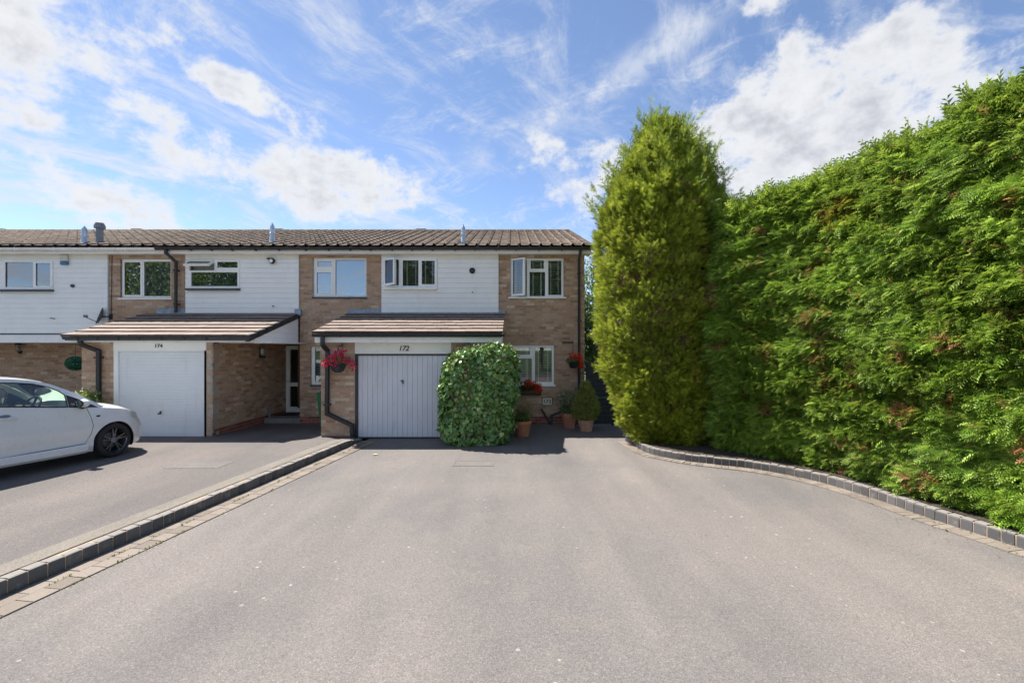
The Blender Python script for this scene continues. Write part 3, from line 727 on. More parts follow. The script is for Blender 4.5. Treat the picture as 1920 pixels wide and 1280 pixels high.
MB().box(gx + .002, x172[0], YF + .12, YE + .1, -.05, .145).build('door_step', M['concrete'], H4)
MB().box(gx, x172[0] + .2, YG + .2, YE + .1, 2.28, 2.31).build('porch_soffit', M['fascia'], H4)
MB().tube([(gx + .09, 13.15, .0), (gx + .09, 13.15, .42)], .028, 8).build('overflow_pipe', M['grey_metal'], H4)
mt = MB().box(dx0 + .1, dx1 - .15, YE - .75, YE - .12, .147, .165).build('doormat', M['black_rubber']); tag(mt, 'black doormat on the step in front of the white glazed door', 'doormat')
# recess right side wall (belongs to 172)
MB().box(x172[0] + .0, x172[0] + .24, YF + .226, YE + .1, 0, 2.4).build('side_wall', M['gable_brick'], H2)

# garages
def garage(key, xl, xr, xd0, xd1, zhead, zdoor, left_label=None):
    brickwall(key, 0, YG, xl, xd0, 0, 2.40, plinth=1); brickwall(key, 0, YG, xd1, xr, 0, 2.40, plinth=1)
    m = MB().box(xl + .0, xl + .22, YG + .226, YF - .01, 0, 2.4)
    if key == '172': m.box(xr - .22, xr, YG + .226, YF - .01, 0, 2.4)
    m.box(xd0 - .1, xd1 + .1, YG + 1.6, YG + 1.7, 0, 2.4)
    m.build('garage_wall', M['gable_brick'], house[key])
gl2, gr2 = X(602, YG), -.40
d20, d21 = X(665.5, YG), X(846, YG)
garage('172', gl2, gr2, d20, d21, Z(642, YG), Z(663, YG))
MB().box(d20, d21, YG - .01, YG + .1, Z(663, YG), 2.40).build('door_header', M['upvc_cream'], H2)
MB().box(X(820, YG), X(830.5, YG), YG - .022, YG - .01, Z(656, YG), Z(645, YG)).build('vent_cover', M['upvc_cream'], H2)
zt2 = Z(663, YG)
fr = MB(); holes(fr, d20, d21, .0, zt2 - .001, [(d20 + .065, d21 - .065, .02, zt2 - .04)], .0, .09, on_front(YG)); fr.build('door_frame', M['black_frame'], H2)
def ribbed(x0, x1, z0, z1, Y, step, vert, dpt=.012, gw=.02):
    m = MB(); prof = []; u = 0; L = (x1 - x0) if vert else (z1 - z0)
    while u < L - 1e-3:
        e = min(u + step, L); prof += [(u, 0), (max(u, e - gw), 0), (max(u, e - gw * .75), dpt), (max(u, e - gw * .25), dpt)]; u = e
    prof.append((L, 0))
    for (a, d1), (b, d2) in zip(prof[:-1], prof[1:]):
        if b - a < 1e-5: continue
        if vert: m.quad((x0 + a, Y + d1, z0), (x0 + b, Y + d2, z0), (x0 + b, Y + d2, z1), (x0 + a, Y + d1, z1))
        else: m.quad((x0, Y + d1, z0 + a), (x1, Y + d1, z0 + a), (x1, Y + d2, z0 + b), (x0, Y + d2, z0 + b))
    m.box(x0, x1, Y + dpt + .004, Y + .05, z0, z1)
    return m
gd = ribbed(d20 + .068, d21 - .068, .035, zt2 - .045, YG + .035, .119, True).build('garage_door', M['door_paint'], H2)
hx, hz = X(755, YG), Z(716, YG)
h_ = MB().box(hx - .015, hx + .015, YG + .0, YG + .034, hz - .045, hz + .045); h_.box(hx - .045, hx + .015, YG - .018, YG + .0, hz + .012, hz + .042); h_.build('handle', M['dark_metal'], gd, bevel=.004)
# 174 garage
gl4 = X(153, YG); d40, d41 = X(213, YG), X(387, YG)
garage('174', gl4, gx, d40, d41, 0, 0)
MB().box(d40, d41, YG - .008, YG + .1, Z(657, YG) + .001, 2.40).build('door_header', M['upvc'], H4)
zt4 = Z(657, YG)
fr = MB(); holes(fr, d40, d41, .04, zt4, [(d40 + .10, d41 - .05, .04, zt4 - .02)], .0, .09, on_front(YG)); fr.build('door_frame', M['upvc'], H4)
gd4 = ribbed(d40 + .103, d41 - .053, .05, zt4 - .023, YG + .04, .075, False, .01, .016).build('garage_door', M['door_white'], H4)
hx, hz = X(299, YG), Z(774, YG)
h_ = MB().box(hx - .012, hx + .012, YG + .01, YG + .04, hz - .03, hz + .045); h_.box(hx - .04, hx + .025, YG - .015, YG + .01, hz - .03, hz); h_.build('handle', M['dark_metal'], gd4, bevel=.004)
for b in ('172', '174', '176'): flush_bricks(b)

# ------------------------------------------------------------------ roofs
PR = [(0, .004), (.010, .036), (.04, .052), (.075, .036), (.088, .004), (.19, .0), (.296, .003)]
tm = MB(); n = len(PR); LT = .40
tm.add([(u, 0, w_ + .018) for u, w_ in PR] + [(u, LT, w_) for u, w_ in PR] + [(u, 0, w_ - .004) for u, w_ in PR], [(i, i + 1, n + i + 1, n + i) for i in range(n - 1)] + [(2 * n + i, 2 * n + i + 1, i + 1, i) for i in range(n - 1)])
TM = tm.mesh('tile'); TM.materials.append(M['tile_o']); TMV = np.array(tm.v); TMF = tm.f
fm = MB().add([(0, 0, 0), (.296, 0, 0), (.296, .4, 0), (0, .4, 0), (0, 0, .05), (.296, 0, .05), (.296, .4, .016), (0, .4, .016)], [(4, 5, 6, 7), (1, 2, 6, 5), (0, 4, 7, 3), (0, 1, 5, 4)])
FM = fm.mesh('tile'); FM.materials.append(M['flat_tile_o']); FM.materials.append(M['tile_edge_shade']); FM.polygons[3].material_index = 1; FMV = np.array(fm.v); FMF = fm.f
def roof(key, x0, x1, Y0, Z0, Y1, Z1, ncol, nrow, kind, name='roof', back=None, under=.05):
    sl = Vector((0, Y1 - Y0, Z1 - Z0)); L = sl.length; v = sl / L; nn = Vector((0, -v.z, v.y)); cw = (x1 - x0) / ncol; ch = L / nrow
    rm = MB()
    o0 = Vector((0, Y0 + .05, Z0 + .02)) - nn * under; o1 = Vector((0, Y1, Z1)) - nn * under
    rm.prism([(x0 + .03, o0.y, o0.z), (x0 + .03, o1.y, o1.z), (x0 + .03, o1.y, o1.z - .06), (x0 + .03, o0.y, o0.z - .06)], (x1 - x0 - .06, 0, 0))
    if back: rm.prism([(x0, Y1 + .02, Z1), (x0, back[0], back[1]), (x0, back[0], back[1] - .08), (x0, Y1 + .02, Z1 - .08)], (x1 - x0, 0, 0))
    ro = rm.build(name, M['tile_m'] if kind == 'roman' else M['dark_sill'], house[key])
    items = []
    for r in range(nrow):
        for c_ in range(ncol):
            off = 0.0 if kind == 'roman' else (cw / 2 if r % 2 else 0)
            xx = x0 + c_ * cw + off; wsc = 1.0
            if kind != 'roman' and off and c_ == ncol - 1: wsc = .5
            p = Vector((xx + random.uniform(-.002, .002), Y0, Z0)) + v * (r * ch + random.uniform(-.004, .004)) + nn * random.uniform(0, .005)
            Mx = Matrix(((cw / .3 * wsc, 0, 0, p.x), (0, v.y * ch / .345, nn.y, p.y), (0, v.z * ch / .345, nn.z, p.z), (0, 0, 0, 1)))
            Mx = Mx @ Matrix.Rotation(random.uniform(-.006, .006), 4, 'Z')
            items.append(((p.x ** 2 + p.y ** 2) + (300 if p.x < -.99 * p.y * 1.13 else 0), Mx))
            if kind != 'roman' and off and c_ == 0:
                M2 = Matrix(((cw / .3 * .5, 0, 0, x0), (0, v.y * ch / .345, nn.y, p.y), (0, v.z * ch / .345, nn.z, p.z), (0, 0, 0, 1))); items.append(((p.x ** 2 + p.y ** 2), M2))
    items.sort(key=lambda t: t[0])
    me, vv, ff = (TM, TMV, TMF) if kind == 'roman' else (FM, FMV, FMF)
    for _, Mx in items[:TL[key]]:
        o = bpy.data.objects.new('tile', me); col.objects.link(o); o.parent = ro; o.matrix_basis = Mx
    used = min(len(items), TL[key]); TL[key] -= used
    if items[used:]: joined('tile_field', [(Mx, vv, ff, 0) for _, Mx in items[used:]], [M['tile_m' if kind == 'roman' else 'flat_tile_m']], ro)
    return ro, v, nn
TL = {k: 295 for k in house}
EY, EZ, RY, RZ = 12.56, 4.985, 17.7, 6.73
bk = (22.9, 4.9)
# garage canopy roofs first (nearest), then the main roofs
g2x0, g2x1 = X(585, 10.5), -.21
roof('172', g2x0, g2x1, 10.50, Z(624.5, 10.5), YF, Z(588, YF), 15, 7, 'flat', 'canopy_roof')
g4x0, g4x1 = X(114, 10.46), -6.065
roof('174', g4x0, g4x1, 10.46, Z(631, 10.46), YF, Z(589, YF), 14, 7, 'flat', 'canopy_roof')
r2, v2, n2 = roof('172', x172[0], 2.23, EY, EZ, RY, RZ, 28, 16, 'roman', back=bk)
r4, _, _ = roof('174', x174[0], x174[2], EY, EZ, RY, RZ, 18, 16, 'roman', back=bk)
r6, _, _ = roof('176', -20.6, x176[1], EY, EZ, RY, RZ, 30, 16, 'roman', back=bk)
for key, a, b, ro in (('172', x172[0], 2.23, r2), ('174', x174[0], x174[2], r4), ('176', -20.6, x176[1], r6)):
    x = a
    while x < b - .05:
        e = min(x + .45, b); m = MB()
        m.tube([(x + .005, RY, RZ - .055 + random.uniform(-.006, .006)), (e - .005, RY, RZ - .055)], .115, 10); m.build('ridge_tile', M['tile_o'], ro, smooth=40); x = e
# verge of the end gable
for i in range(16):
    p = Vector((2.225, EY, EZ)) + v2 * (i * .338); q = p + v2 * .34
    MB().prism([(2.2, p.y, p.z - .09), (2.2, q.y, q.z - .09), (2.2, q.y, q.z + .03), (2.2, p.y, p.z + .045)], (.05, 0, 0)).build('verge_tile', M['tile_o'], r2)
# eaves boards and gutters
def gutter(key, x0, x1, y, z, mat, r=.058, every=.6, par=None, first=.3):
    m = MB(); pr = [(r * math.cos(a), r * math.sin(a)) for a in np.linspace(math.pi, 2 * math.pi, 9)]
    pr = [(-r, .012)] + pr + [(r, .012)]
    inn = [(p[0] * .9, p[1] * .9 if p[1] < 0 else p[1]) for p in pr[::-1]]
    m.prism([(x0, y + p[0], z + p[1]) for p in pr + inn], (x1 - x0, 0, 0))
    go = m.build('gutter', M[mat], house[key], smooth=50)
    x = x0 + first
    while x < x1:
        b = MB(); b.box(x - .014, x + .014, y - r - .006, y + r, z - r - .016, z - r + .012); b.box(x - .014, x + .014, y - r - .008, y - r + .002, z - r, z + .02); b.build('bracket', M[mat], go)
        x += every * random.uniform(.92, 1.08)
    for xe in (x0, x1): MB().prism([(xe - .012, y + p[0] * 1.06, z + p[1] * 1.06) for p in pr], (.024, 0, 0)).build('gutter_stop', M[mat], go)
    return go
FY = 12.68
for key, a, b in (('172', x172[0], 2.20), ('174', x174[0], x174[2]), ('176', x176[0], x176[1])):
    MB().box(a, b, FY, FY + .025, Z_SOF - .012, 4.965).build('fascia', M['fascia'], house[key])
    MB().box(a, b, FY + .026, YF + .1, Z_SOF + .001, Z_SOF + .012).build('soffit', M['fascia'], house[key])
gutter('172', x172[0] + .01, 2.26, FY - .075, 4.93, 'black_plastic')
gutter('174', X(297, FY), x172[0] - .01, FY - .075, 4.93, 'black_plastic')
gutter('176', -20, X(296, FY) - .02, FY - .075, 4.915, 'fascia', every=1.0)
# end box of the verge
MB().prism([(2.19, FY + .03, Z_SOF - .01), (2.19, YF + .2, Z_SOF - .01), (2.19, RY, 6.50), (2.19, RY, 6.66), (2.19, FY + .03, 4.93)], (.02, 0, 0)).build('bargeboard', M['fascia'], H2)
# canopy fascias, soffits
f2 = 10.64; z2a, z2b = Z(628, f2), Z(642, f2)
MB().box(X(590, f2), X(940, f2), f2, f2 + .025, z2b, z2a).build('fascia', M['fascia'], H2)
MB().box(X(590, f2), X(940, f2), f2 + .026, YG + .02, z2b + .004, z2b + .016).build('soffit', M['fascia'], H2)
for xx in (X(590, f2), X(940, f2) - .02):
    MB().prism([(xx, f2 + .027, z2b + .02), (xx, YF - .02, z2b + .02), (xx, YF - .02, 3.05), (xx, f2 + .027, z2a - .01)], (.02, 0, 0)).build('gable_board', M['fascia'], H2)
gutter('172', g2x0 + .0, g2x1 + .03, f2 - .08, Z(627, f2 - .08) + .005, 'black_plastic', .05, .82, first=.62)
z4a, z4b = Z(633, f2), Z(641.5, f2)
MB().box(g4x0 + .02, g4x1, f2, f2 + .025, z4b, z4a + .02).build('fascia', M['fascia'], H4)
MB().box(g4x0 + .02, gx, f2 + .026, YG + .02, z4b + .004, z4b + .016).build('soffit', M['fascia'], H4)
MB().prism([(g4x0 + .03, f2 + .027, z4b + .02), (g4x0 + .03, YF - .02, z4b + .02), (g4x0 + .03, YF - .02, 3.02), (g4x0 + .03, f2 + .027, z4a)], (.02, 0, 0)).build('gable_board', M['fascia'], H4)
gutter('174', g4x0 - .02, g4x1 - .02, f2 - .08, Z(632, f2 - .08), 'black_plastic', .05, .5, first=.35)
# boarded cheek at the right end of the 174 canopy, dark verge capping above it
cx = g4x1 + .018; zlow = z4b - .004
def rl(Y): return Z(631, 10.46) + (Y - 10.46) * (Z(589, YF) - Z(631, 10.46)) / (YF - 10.46) - .07
ck = MB().prism([(cx - .03, f2 + .03, zlow), (cx - .03, YC - .002, zlow - .02), (cx - .03, YC - .002, rl(YC) - .02), (cx - .03, f2 + .03, rl(f2) - .02)], (.02, 0, 0)).build('cheek', M['cladding'], H4)
z = zlow - .02
while z < rl(YC):
    zt = z + .142; y0 = f2 + .03
    pts = []
    for zz_ in (z + .002, zt - .002):
        ys_ = y0 if zz_ <= rl(y0) else 10.46 + (zz_ + .07 - Z(631, 10.46)) * (YF - 10.46) / (Z(589, YF) - Z(631, 10.46))
        pts.append(ys_)
    if pts[0] < YC - .03:
        pts[1] = min(pts[1], YC - .004)
        b = MB().add([(cx + .012, pts[0], z + .002), (cx + .012, YC - .004, z + .002), (cx + .002, YC - .004, zt - .002), (cx + .002, pts[1], zt - .002), (cx - .012, pts[0], z + .002), (cx - .012, YC - .004, z + .002), (cx - .012, YC - .004, zt - .002), (cx - .012, pts[1], zt - .002)],
                     [(0, 1, 2, 3), (4, 7, 6, 5), (0, 4, 5, 1), (3, 2, 6, 7), (0, 3, 7, 4), (1, 5, 6, 2)])
        b.build('cladding_board', M['cladding'], ck)
    z = zt
nv = 7
for i in range(nv):
    ya, yb_ = 10.40 + i * (YF - 10.40) / nv, 10.40 + (i + 1) * (YF - 10.40) / nv
    za, zb = rl(ya) + .07, rl(yb_) + .07
    MB().prism([(g4x1 - .03, ya, za - .10), (g4x1 - .03, yb_ + .03, zb - .085), (g4x1 - .03, yb_ + .03, zb + .03), (g4x1 - .03, ya, za + .055)], (.085, 0, 0)).build('verge_cap', M['grey_metal'] if False else M['black_plastic'], H4)
# lead flashings where canopy roofs meet the wall
MB().box(X(653, YF), X(716, YF), YF - .05, YF - .004, Z(589, YF), Z(580, YF)).build('flashing', M['lead'], H2)
MB().box(X(935, YF), X(947, YF), YF - .06, YF - .004, Z(589, YF), Z(581, YF)).build('flashing', M['lead'], H2)
MB().box(X(716, YF), X(935, YF), YC - .05, YC + .0, Z(588, YF), Z(586, YF)).build('flashing', M['lead'], H2)
MB().box(X(296, YF), X(349, YF), YF - .05, YF - .004, Z(588, YF), Z(579, YF)).build('flashing', M['lead'], H4)
MB().box(X(556, YF), X(567, YF), YF - .12, YF - .004, Z(592, YF), Z(580, YF)).build('flashing', M['lead'], H4)
# rainwater pipes
def pipe(key, pts, r, seg, clips=(), mat='black_plastic'):
    po = MB().tube(pts, r, seg, rot=math.pi / 4 if seg == 4 else 0).build('downpipe', M[mat], house[key], smooth=50 if seg > 4 else None)
    for (x, y, z) in clips: MB().box(x - r * 1.25, x + r * 1.25, y - r * 1.25, y + .09, z - .02, z + .02).build('pipe_clip', M[mat], po)
    for p in pts[1:-1]:
        MB().ball(p, r * (1.18 if seg > 4 else 1.0), seg=10).build('elbow', M[mat], po, smooth=60)
def pp(px, py, Y): return (X(px, Y), Y, Z(py, Y))
pipe('174', [pp(311, 468, FY - .075), pp(311, 474, FY - .075), pp(330, 491, 12.80), pp(329.5, 586, 12.80)], .042, 10, [pp(330, 507, 12.80), pp(330, 570, 12.80)])
pipe('172', [pp(1088, 466, FY - .075), pp(1088, 474, FY - .075), pp(1086, 487, 12.83), pp(1086, 780, 12.83)], .04, 10, [pp(1086, 512, 12.83), pp(1086, 601, 12.83), pp(1086, 700, 12.83)])
yp = YG - .075
pipe('174', [pp(150, 634, f2 - .08), pp(151, 645, f2 - .08), pp(185, 658, yp), pp(185, 800, yp)], .052, 4, [pp(185, 670, yp)])
pipe('172', [pp(605, 630, f2 - .08), pp(604.5, 646, f2 - .08), pp(614, 657, yp), pp(613, 775, yp), pp(660, 797, yp), pp(661, 821, yp)], .055, 4, [pp(613.5, 758, yp), pp(643, 789, yp)])
pipe('172', [pp(1015, 766, 12.86), pp(1031, 793, 12.84)], .03, 8)
pipe('172', [pp(1056, 770, 12.86), pp(1034, 779, 12.84), pp(1033.5, 797, 12.84)], .03, 8)
# flues and vents on the roof
def on_roof(px, py):        # point on the main roof plane under a pixel
    k = (px - 960) / F; t = (HOR - py) / F; m_ = (RZ - EZ) / (RY - EY); Y = (EZ - m_ * EY - CAMZ) / (t - m_); return Vector((k * Y, Y, CAMZ + t * Y))
def flue(ro, px, pyb, pyt, wpx, mat, dome=False):
    b = on_roof(px, pyb); h = (pyb - pyt) / F * b.y; r = wpx / 2 / F * b.y
    if dome: pr = [(r * .8, -.1), (r * .8, h * .62), (r * .8, h * .68), (r * 1.25, h * .7), (r * 1.25, h * .82), (r * .9, h * .95), (.001, h)]
    else: pr = [(r * 1.15, -.1), (r * 1.15, .25 * h), (r, .28 * h), (r, .42 * h), (r * 1.25, .44 * h), (r * 1.25, .50 * h), (r, .52 * h), (r, .80 * h), (r * .55, .92 * h), (r * .3, .93 * h), (r * .3, h), (.001, h)]
    f = MB().lathe(pr, 14, b).build('flue', M[mat], ro, smooth=40)
    MB().box(b.x - .22, b.x + .22, b.y - .2, b.y - .05, b.z - .06, b.z - .015).build('flue_flashing', M['lead'], f)
flue(r2, 868.5, 456, 421, 8, 'flue_metal'); flue(r4, 510.5, 456, 418, 8.5, 'flue_metal'); flue(r6, 158.5, 458, 424, 10, 'flue_metal'); flue(r6, 187, 457, 416, 14, 'grey_metal', True)
for ro, px in ((r4, 262), (r2, 525), (r2, 791), (r6, 8)):
    xx = X(px, RY + .3); MB().box(xx - .2, xx + .2, RY + .1, RY + .5, RZ - .12, RZ + .12).build('ridge_vent', M['dark_sill'], ro if not (px == 525) else r4, bevel=.02)
# wall vents and pipes through the boarding
def stub(key, px, py, r, l, mat='black_plastic', Y=YC):
    p = pp(px, py, Y); MB().tube([(p[0], Y + .05, p[2]), (p[0], Y - l, p[2])], r, 14).build('wall_vent', M[mat], house[key], smooth=40)
v_ = pp(885.5, 507.5, YC); MB().lathe([(.082, 0), (.082, .03), (.062, .045), (.05, .02), (.001, .018)], 18).xf(Matrix.Translation((v_[0], YC, v_[2])) @ Matrix.Rotation(R(90), 4, 'X')).build('wall_vent', M['black_plastic'], H2, smooth=40)
stub('172', 886, 548, .018, .03); stub('174', 513, 574, .016, .06); stub('176', 137, 536, .045, .04); stub('176', 102, 597, .014, .12)
# vertical cable on the party line
MB().tube([pp(210, 478, YF - .01), pp(208.5, 592, YF - .01)], .008, 5).build('cable', M['black_plastic'], H4)
# house numbers
def text(body, loc, size, mat, parent, shear=0.0, spacing=1.0, ext=.006):
    cu = bpy.data.curves.new('house_number', 'FONT'); cu.body = body; cu.size = size; cu.extrude = ext; cu.shear = shear; cu.align_x = 'CENTER'; cu.align_y = 'CENTER'; cu.space_character = spacing
    cu.materials.append(M[mat]); cu.bevel_depth = size * .012
    t = bpy.data.objects.new('house_number', cu); col.objects.link(t); bpy.context.view_layer.update()
    me = bpy.data.meshes.new_from_object(t.evaluated_get(bpy.context.evaluated_depsgraph_get())); bpy.data.objects.remove(t)
    if not me.materials: me.materials.append(M[mat])
    t = bpy.data.objects.new('house_number', me); col.objects.link(t); t.rotation_euler = (R(90), 0, 0); t.location = loc; put(t, parent)
    return t
text('172', (X(757, YG), YG - .017, Z(653.3, YG)), .165, 'ink', H2, .25, 1.0, .006)
text('174', (X(298, YG), YG - .015, Z(648.5, YG)), .115, 'gold_ink', H4, 0, 1.15, .006)
# ------------------------------------------------------------------ planting
def unit(a): return a / (np.linalg.norm(a, axis=1, keepdims=True) + 1e-9)
def frond(nl=6, droop=.18, wid=.055, spread=.36):
    v, f = [], []
    def tri(a, b, c_): o = len(v); v.extend([a, b, c_]); f.append((o, o + 1, o + 2))
    def ax(t): return (t, 0, -droop * t * t)
    tri(ax(0), (1, 0, -droop), (.5, .035, -droop * .25 + .01))
    for i in range(nl):
        t = .10 + .80 * i / (nl - 1)
        for s in (-1, 1):
            l = spread * (1 - .55 * t); tt = t + (.06 if s > 0 else 0)
            a = ax(tt); e = (tt + l * .75, s * l * .85, -droop * (tt + l * .5) ** 2 - .06 * l)
            b = (tt + wid * 2.2, s * .01, a[2] + .012)
            m_ = ((a[0] + e[0]) / 2 + wid, (a[1] + e[1]) / 2 - s * wid * .5, (a[2] + e[2]) / 2 + .015)
            tri(a, e, b if i % 2 else m_)
    return v, f
FV, FF = frond(5, .22, .075, .44); FV2, FF2 = frond(5, .05, .07, .42)
DV = [(0, 0, 0), (.5, .28, .04), (1, 0, 0), (.5, -.28, .04)]; DF = [(0, 1, 2), (0, 2, 3)]
def tint(n, stops, var=.18):
    t = rng.random(n); s_ = np.array([c for _, c in stops]); p_ = np.array([p for p, _ in stops])
    C = np.stack([np.interp(t, p_, s_[:, i]) for i in range(3)], 1)
    return np.clip(C * (1 + var * rng.standard_normal((n, 1))), .004, 1)
HEDGE = [(0, (.070, .130, .018)), (.3, (.15, .265, .030)), (.65, (.26, .385, .05)), (1, (.44, .55, .12))]
DEAD = np.array((.36, .17, .085))

# long clipped hedge
HP = np.array([q[:] for q in resample([(4.42, 10.1), (4.18, 9.4), (4.22, 8.86), (4.58, 8.38), (5.04, 7.72), (5.32, 6.8), (5.53, 5.75), (5.71, 4.85), (5.88, 4.0), (6.06, 2.5)], .05)])
dd = np.gradient(HP, axis=0); HT = unit(dd); HN = np.stack([HT[:, 1], -HT[:, 0], 0 * HT[:, 0]], 1)   # outwards, towards the drive
keep = HP[:, 1] > .5; HP, HT, HN = HP[keep], HT[keep], HN[keep]; SL = np.concatenate([[0], np.cumsum(np.linalg.norm(np.diff(HP, axis=0), axis=1))])
HTOP = 4.85
hedge = root('hedge', (5.6, 5.5, 0), 'tall clipped conifer hedge along the right side of the driveway', 'hedge', world=True)
def hsurf(s_, z):
    x = np.interp(s_, SL, HP[:, 0]); y = np.interp(s_, SL, HP[:, 1])
    nx = np.interp(s_, SL, HN[:, 0]); ny = np.interp(s_, SL, HN[:, 1]); N = unit(np.stack([nx, ny, 0 * nx], 1))
    q = np.stack([s_, z, 0 * z], 1)
    d = .09 * vnoise(q, (.9, 1.1, 1), 3) + .16 * vnoise(q, (1.6, 3.6, 1), 9) + .12 * vnoise(q, (4, 8.5, 1), 21)
    d += .10 * np.sin(np.clip(z / 4.6, 0, 1) * math.pi) - .30 * np.clip((z - 4.4) / .65, 0, 1) ** 2 + .05 - .07 * np.clip(1 - z / .6, 0, 1)
    return np.stack([x, y, z], 1) + N * d[:, None], N, d
n_ = 150000
s_ = rng.random(n_) ** .95 * SL[-1]; z_ = .20 + (HTOP - .20) * rng.random(n_)
hole = vnoise(np.stack([s_, z_, 0 * z_], 1), (3.2, 5.5, 1), 91); ok = (hole > -.46) | (rng.random(n_) < .15); s_, z_ = s_[ok], z_[ok]; n_ = len(s_)
P, N, d_ = hsurf(s_, z_)
top = .16 * vnoise(np.stack([s_, 0 * s_, 0 * s_], 1), (1.7, 1, 1), 4) + .10 * vnoise(np.stack([s_, 0 * s_, 0 * s_], 1), (5, 1, 1), 8)
P[:, 2] += (top + .16 * np.clip((s_ - 2.5) / 3, 0, 1)) * np.clip((z_ - 2.5) / 2, 0, 1)
P -= N * (rng.random(n_) ** 1.5 * .16)[:, None]
T = np.stack([np.interp(s_, SL, HT[:, i]) for i in range(3)], 1)
q = np.stack([s_, z_, 0 * z_], 1)
sweep = vnoise(q, (.7, 1.0, 1), 33) * 1.1 + .25
A = N * (.35 + .35 * rng.random((n_, 1))) - T * (sweep[:, None] + .40 * rng.standard_normal((n_, 1))) + np.array([0, 0, 1]) * (.02 + .34 * rng.standard_normal((n_, 1)))
U = .80 * np.array([0, 0, 1]) + .80 * N + .38 * rng.standard_normal((n_, 3))
C = tint(n_, HEDGE)
C *= (1 + .35 * vnoise(q, (.8, 1.3, 1), 51) + .45 * vnoise(q, (3.2, 7.0, 1), 63))[:, None]; C = C * np.array([1.0, 1.06, 1.0])
pt = vnoise(q, (2.2, 3.4, 1), 77) + .35 * vnoise(q, (7, 9, 1), 5) - .12 * np.abs(z_ - 2.0) + .12 * np.clip(1 - np.abs(s_ - 3.2) / 2, 0, 1)
dead = ((pt > .36) & (rng.random(n_) < .6)) | (rng.random(n_) < .012); C[dead] = DEAD * (1 + .3 * rng.standard_normal((dead.sum(), 1)))
yel = (np.hypot(s_ - 3.3, (z_ - 4.2) * 1.3) < .33) & (rng.random(n_) < .5); C[yel] = np.array((.30, .19, .02))
S = (.065 + .10 * rng.random(n_) ** 1.6) * (1 + .25 * np.clip(z_ - 4.4, 0, .4) / .4)
hf = rng.random(n_) < .55; C = np.clip(C, .006, 1)
scatter('foliage', FV, FF, P[hf], A[hf], U[hf], S[hf], C[hf], M['leaf'], hedge)['kind'] = 'stuff'
FV4, FF4 = frond(5, .36, .09, .52)
scatter('foliage', FV4, FF4, P[~hf], A[~hf], U[~hf], S[~hf], C[~hf], M['leaf'], hedge)['kind'] = 'stuff'
# top of the hedge
n_ = 9000; s_ = rng.random(n_) * SL[-1]; w_ = rng.random(n_) * 1.1
P, N, d_ = hsurf(s_, np.full(n_, 4.75)); P -= N * w_[:, None]
P[:, 2] = 4.77 + .16 * np.clip((s_ - 2.5) / 3, 0, 1) + .10 * rng.standard_normal(n_) * .6 + .16 * vnoise(np.stack([s_, 0 * s_, 0 * s_], 1), (1.7, 1, 1), 4) + .10 * vnoise(np.stack([s_, 0 * s_, 0 * s_], 1), (5, 1, 1), 8)
A = rng.standard_normal((n_, 3)) * .5 + np.array([0, 0, .75]) + N * .4; U = rng.standard_normal((n_, 3))
scatter('top_foliage', FV, FF, P, A, U, .17 + .14 * rng.random(n_), tint(n_, HEDGE), M['leaf'], hedge)['kind'] = 'stuff'
# brown woody inside that stops light
cm = MB(); gs = np.linspace(0, SL[-1], 60); gz = np.linspace(.15, 4.55, 24)
sg, zg = np.meshgrid(gs, gz, indexing='ij'); P, N, d_ = hsurf(sg.ravel(), zg.ravel()); P -= N * .26
k = len(gz); cm.add(P, [(i * k + j, (i + 1) * k + j, (i + 1) * k + j + 1, i * k + j + 1) for i in range(len(gs) - 1) for j in range(k - 1)])
B = P - N * .75; B[:, 2] = P[:, 2]
cm.add(B, [(i * k + j, (i + 1) * k + j, (i + 1) * k + j + 1, i * k + j + 1) for i in range(len(gs) - 1) for j in range(k - 1)])
o1 = 0; o2 = len(P)
cm.f += [(i * k + k - 1, (i + 1) * k + k - 1, o2 + (i + 1) * k + k - 1, o2 + i * k + k - 1) for i in range(len(gs) - 1)]; cm.mi += [0] * (len(gs) - 1)
cm.build('inner_growth', M['bark'], hedge)
for i in range(5, len(gs), 4):
    p = P[i * k]; tr = MB(); tr.tube([(p[0] + .1, p[1], .1), (p[0] + .13, p[1] + .05, 1.2)], .06, 7, radii=[.07, .045]); tr.build('stem', M['bark'], hedge)

# tall conifer
TC = Vector((3.38, 10.6, 0))
prof_r = [(0.10, .78), (.42, .98), (1.1, 1.17), (1.8, 1.31), (3.2, 1.43), (4.5, 1.41), (5.2, 1.32), (5.75, 1.12), (6.2, .86), (6.6, .62), (6.95, .42), (7.3, .18)]
pz, prr = [p[0] for p in prof_r], [p[1] for p in prof_r]
tree = root('conifer_tree', TC, 'tall columnar yellow-green conifer between the house and the hedge', 'tree', world=True)
MB().tube([(TC.x, TC.y, 0), (TC.x + .03, TC.y, 3), (TC.x + .05, TC.y, 7.2)], .1, 10, radii=[.17, .12, .02]).build('trunk', M['bark'], tree)
def csurf(th, z, inset=0.0):
    q = np.stack([th * 1.6, z, 0 * z], 1); r = np.interp(z, pz, prr)
    qq = np.stack([np.cos(th), np.sin(th), z], 1)
    d = .10 * vnoise(qq, (1.2, 1.2, 1.1), 2) + .18 * vnoise(qq, (3.0, 3.0, 2.6), 6) + .10 * vnoise(qq, (7, 7, 6), 16)
    rr = np.maximum(r + d * np.clip(r / .8, .3, 1) - inset, .02); lw = np.clip(1 - z / 2.2, 0, 1); cx_ = TC.x + .02 * z + .20 * lw
    return np.stack([cx_ + rr * np.cos(th), TC.y - .42 * lw + rr * np.sin(th), z], 1), np.stack([np.cos(th), np.sin(th), 0 * th], 1), d
n_ = 56000
zc = np.interp(rng.random(n_), np.cumsum(prr) / np.sum(prr), pz) ; zc = np.clip(zc + .35 * rng.standard_normal(n_), .12, 7.25)
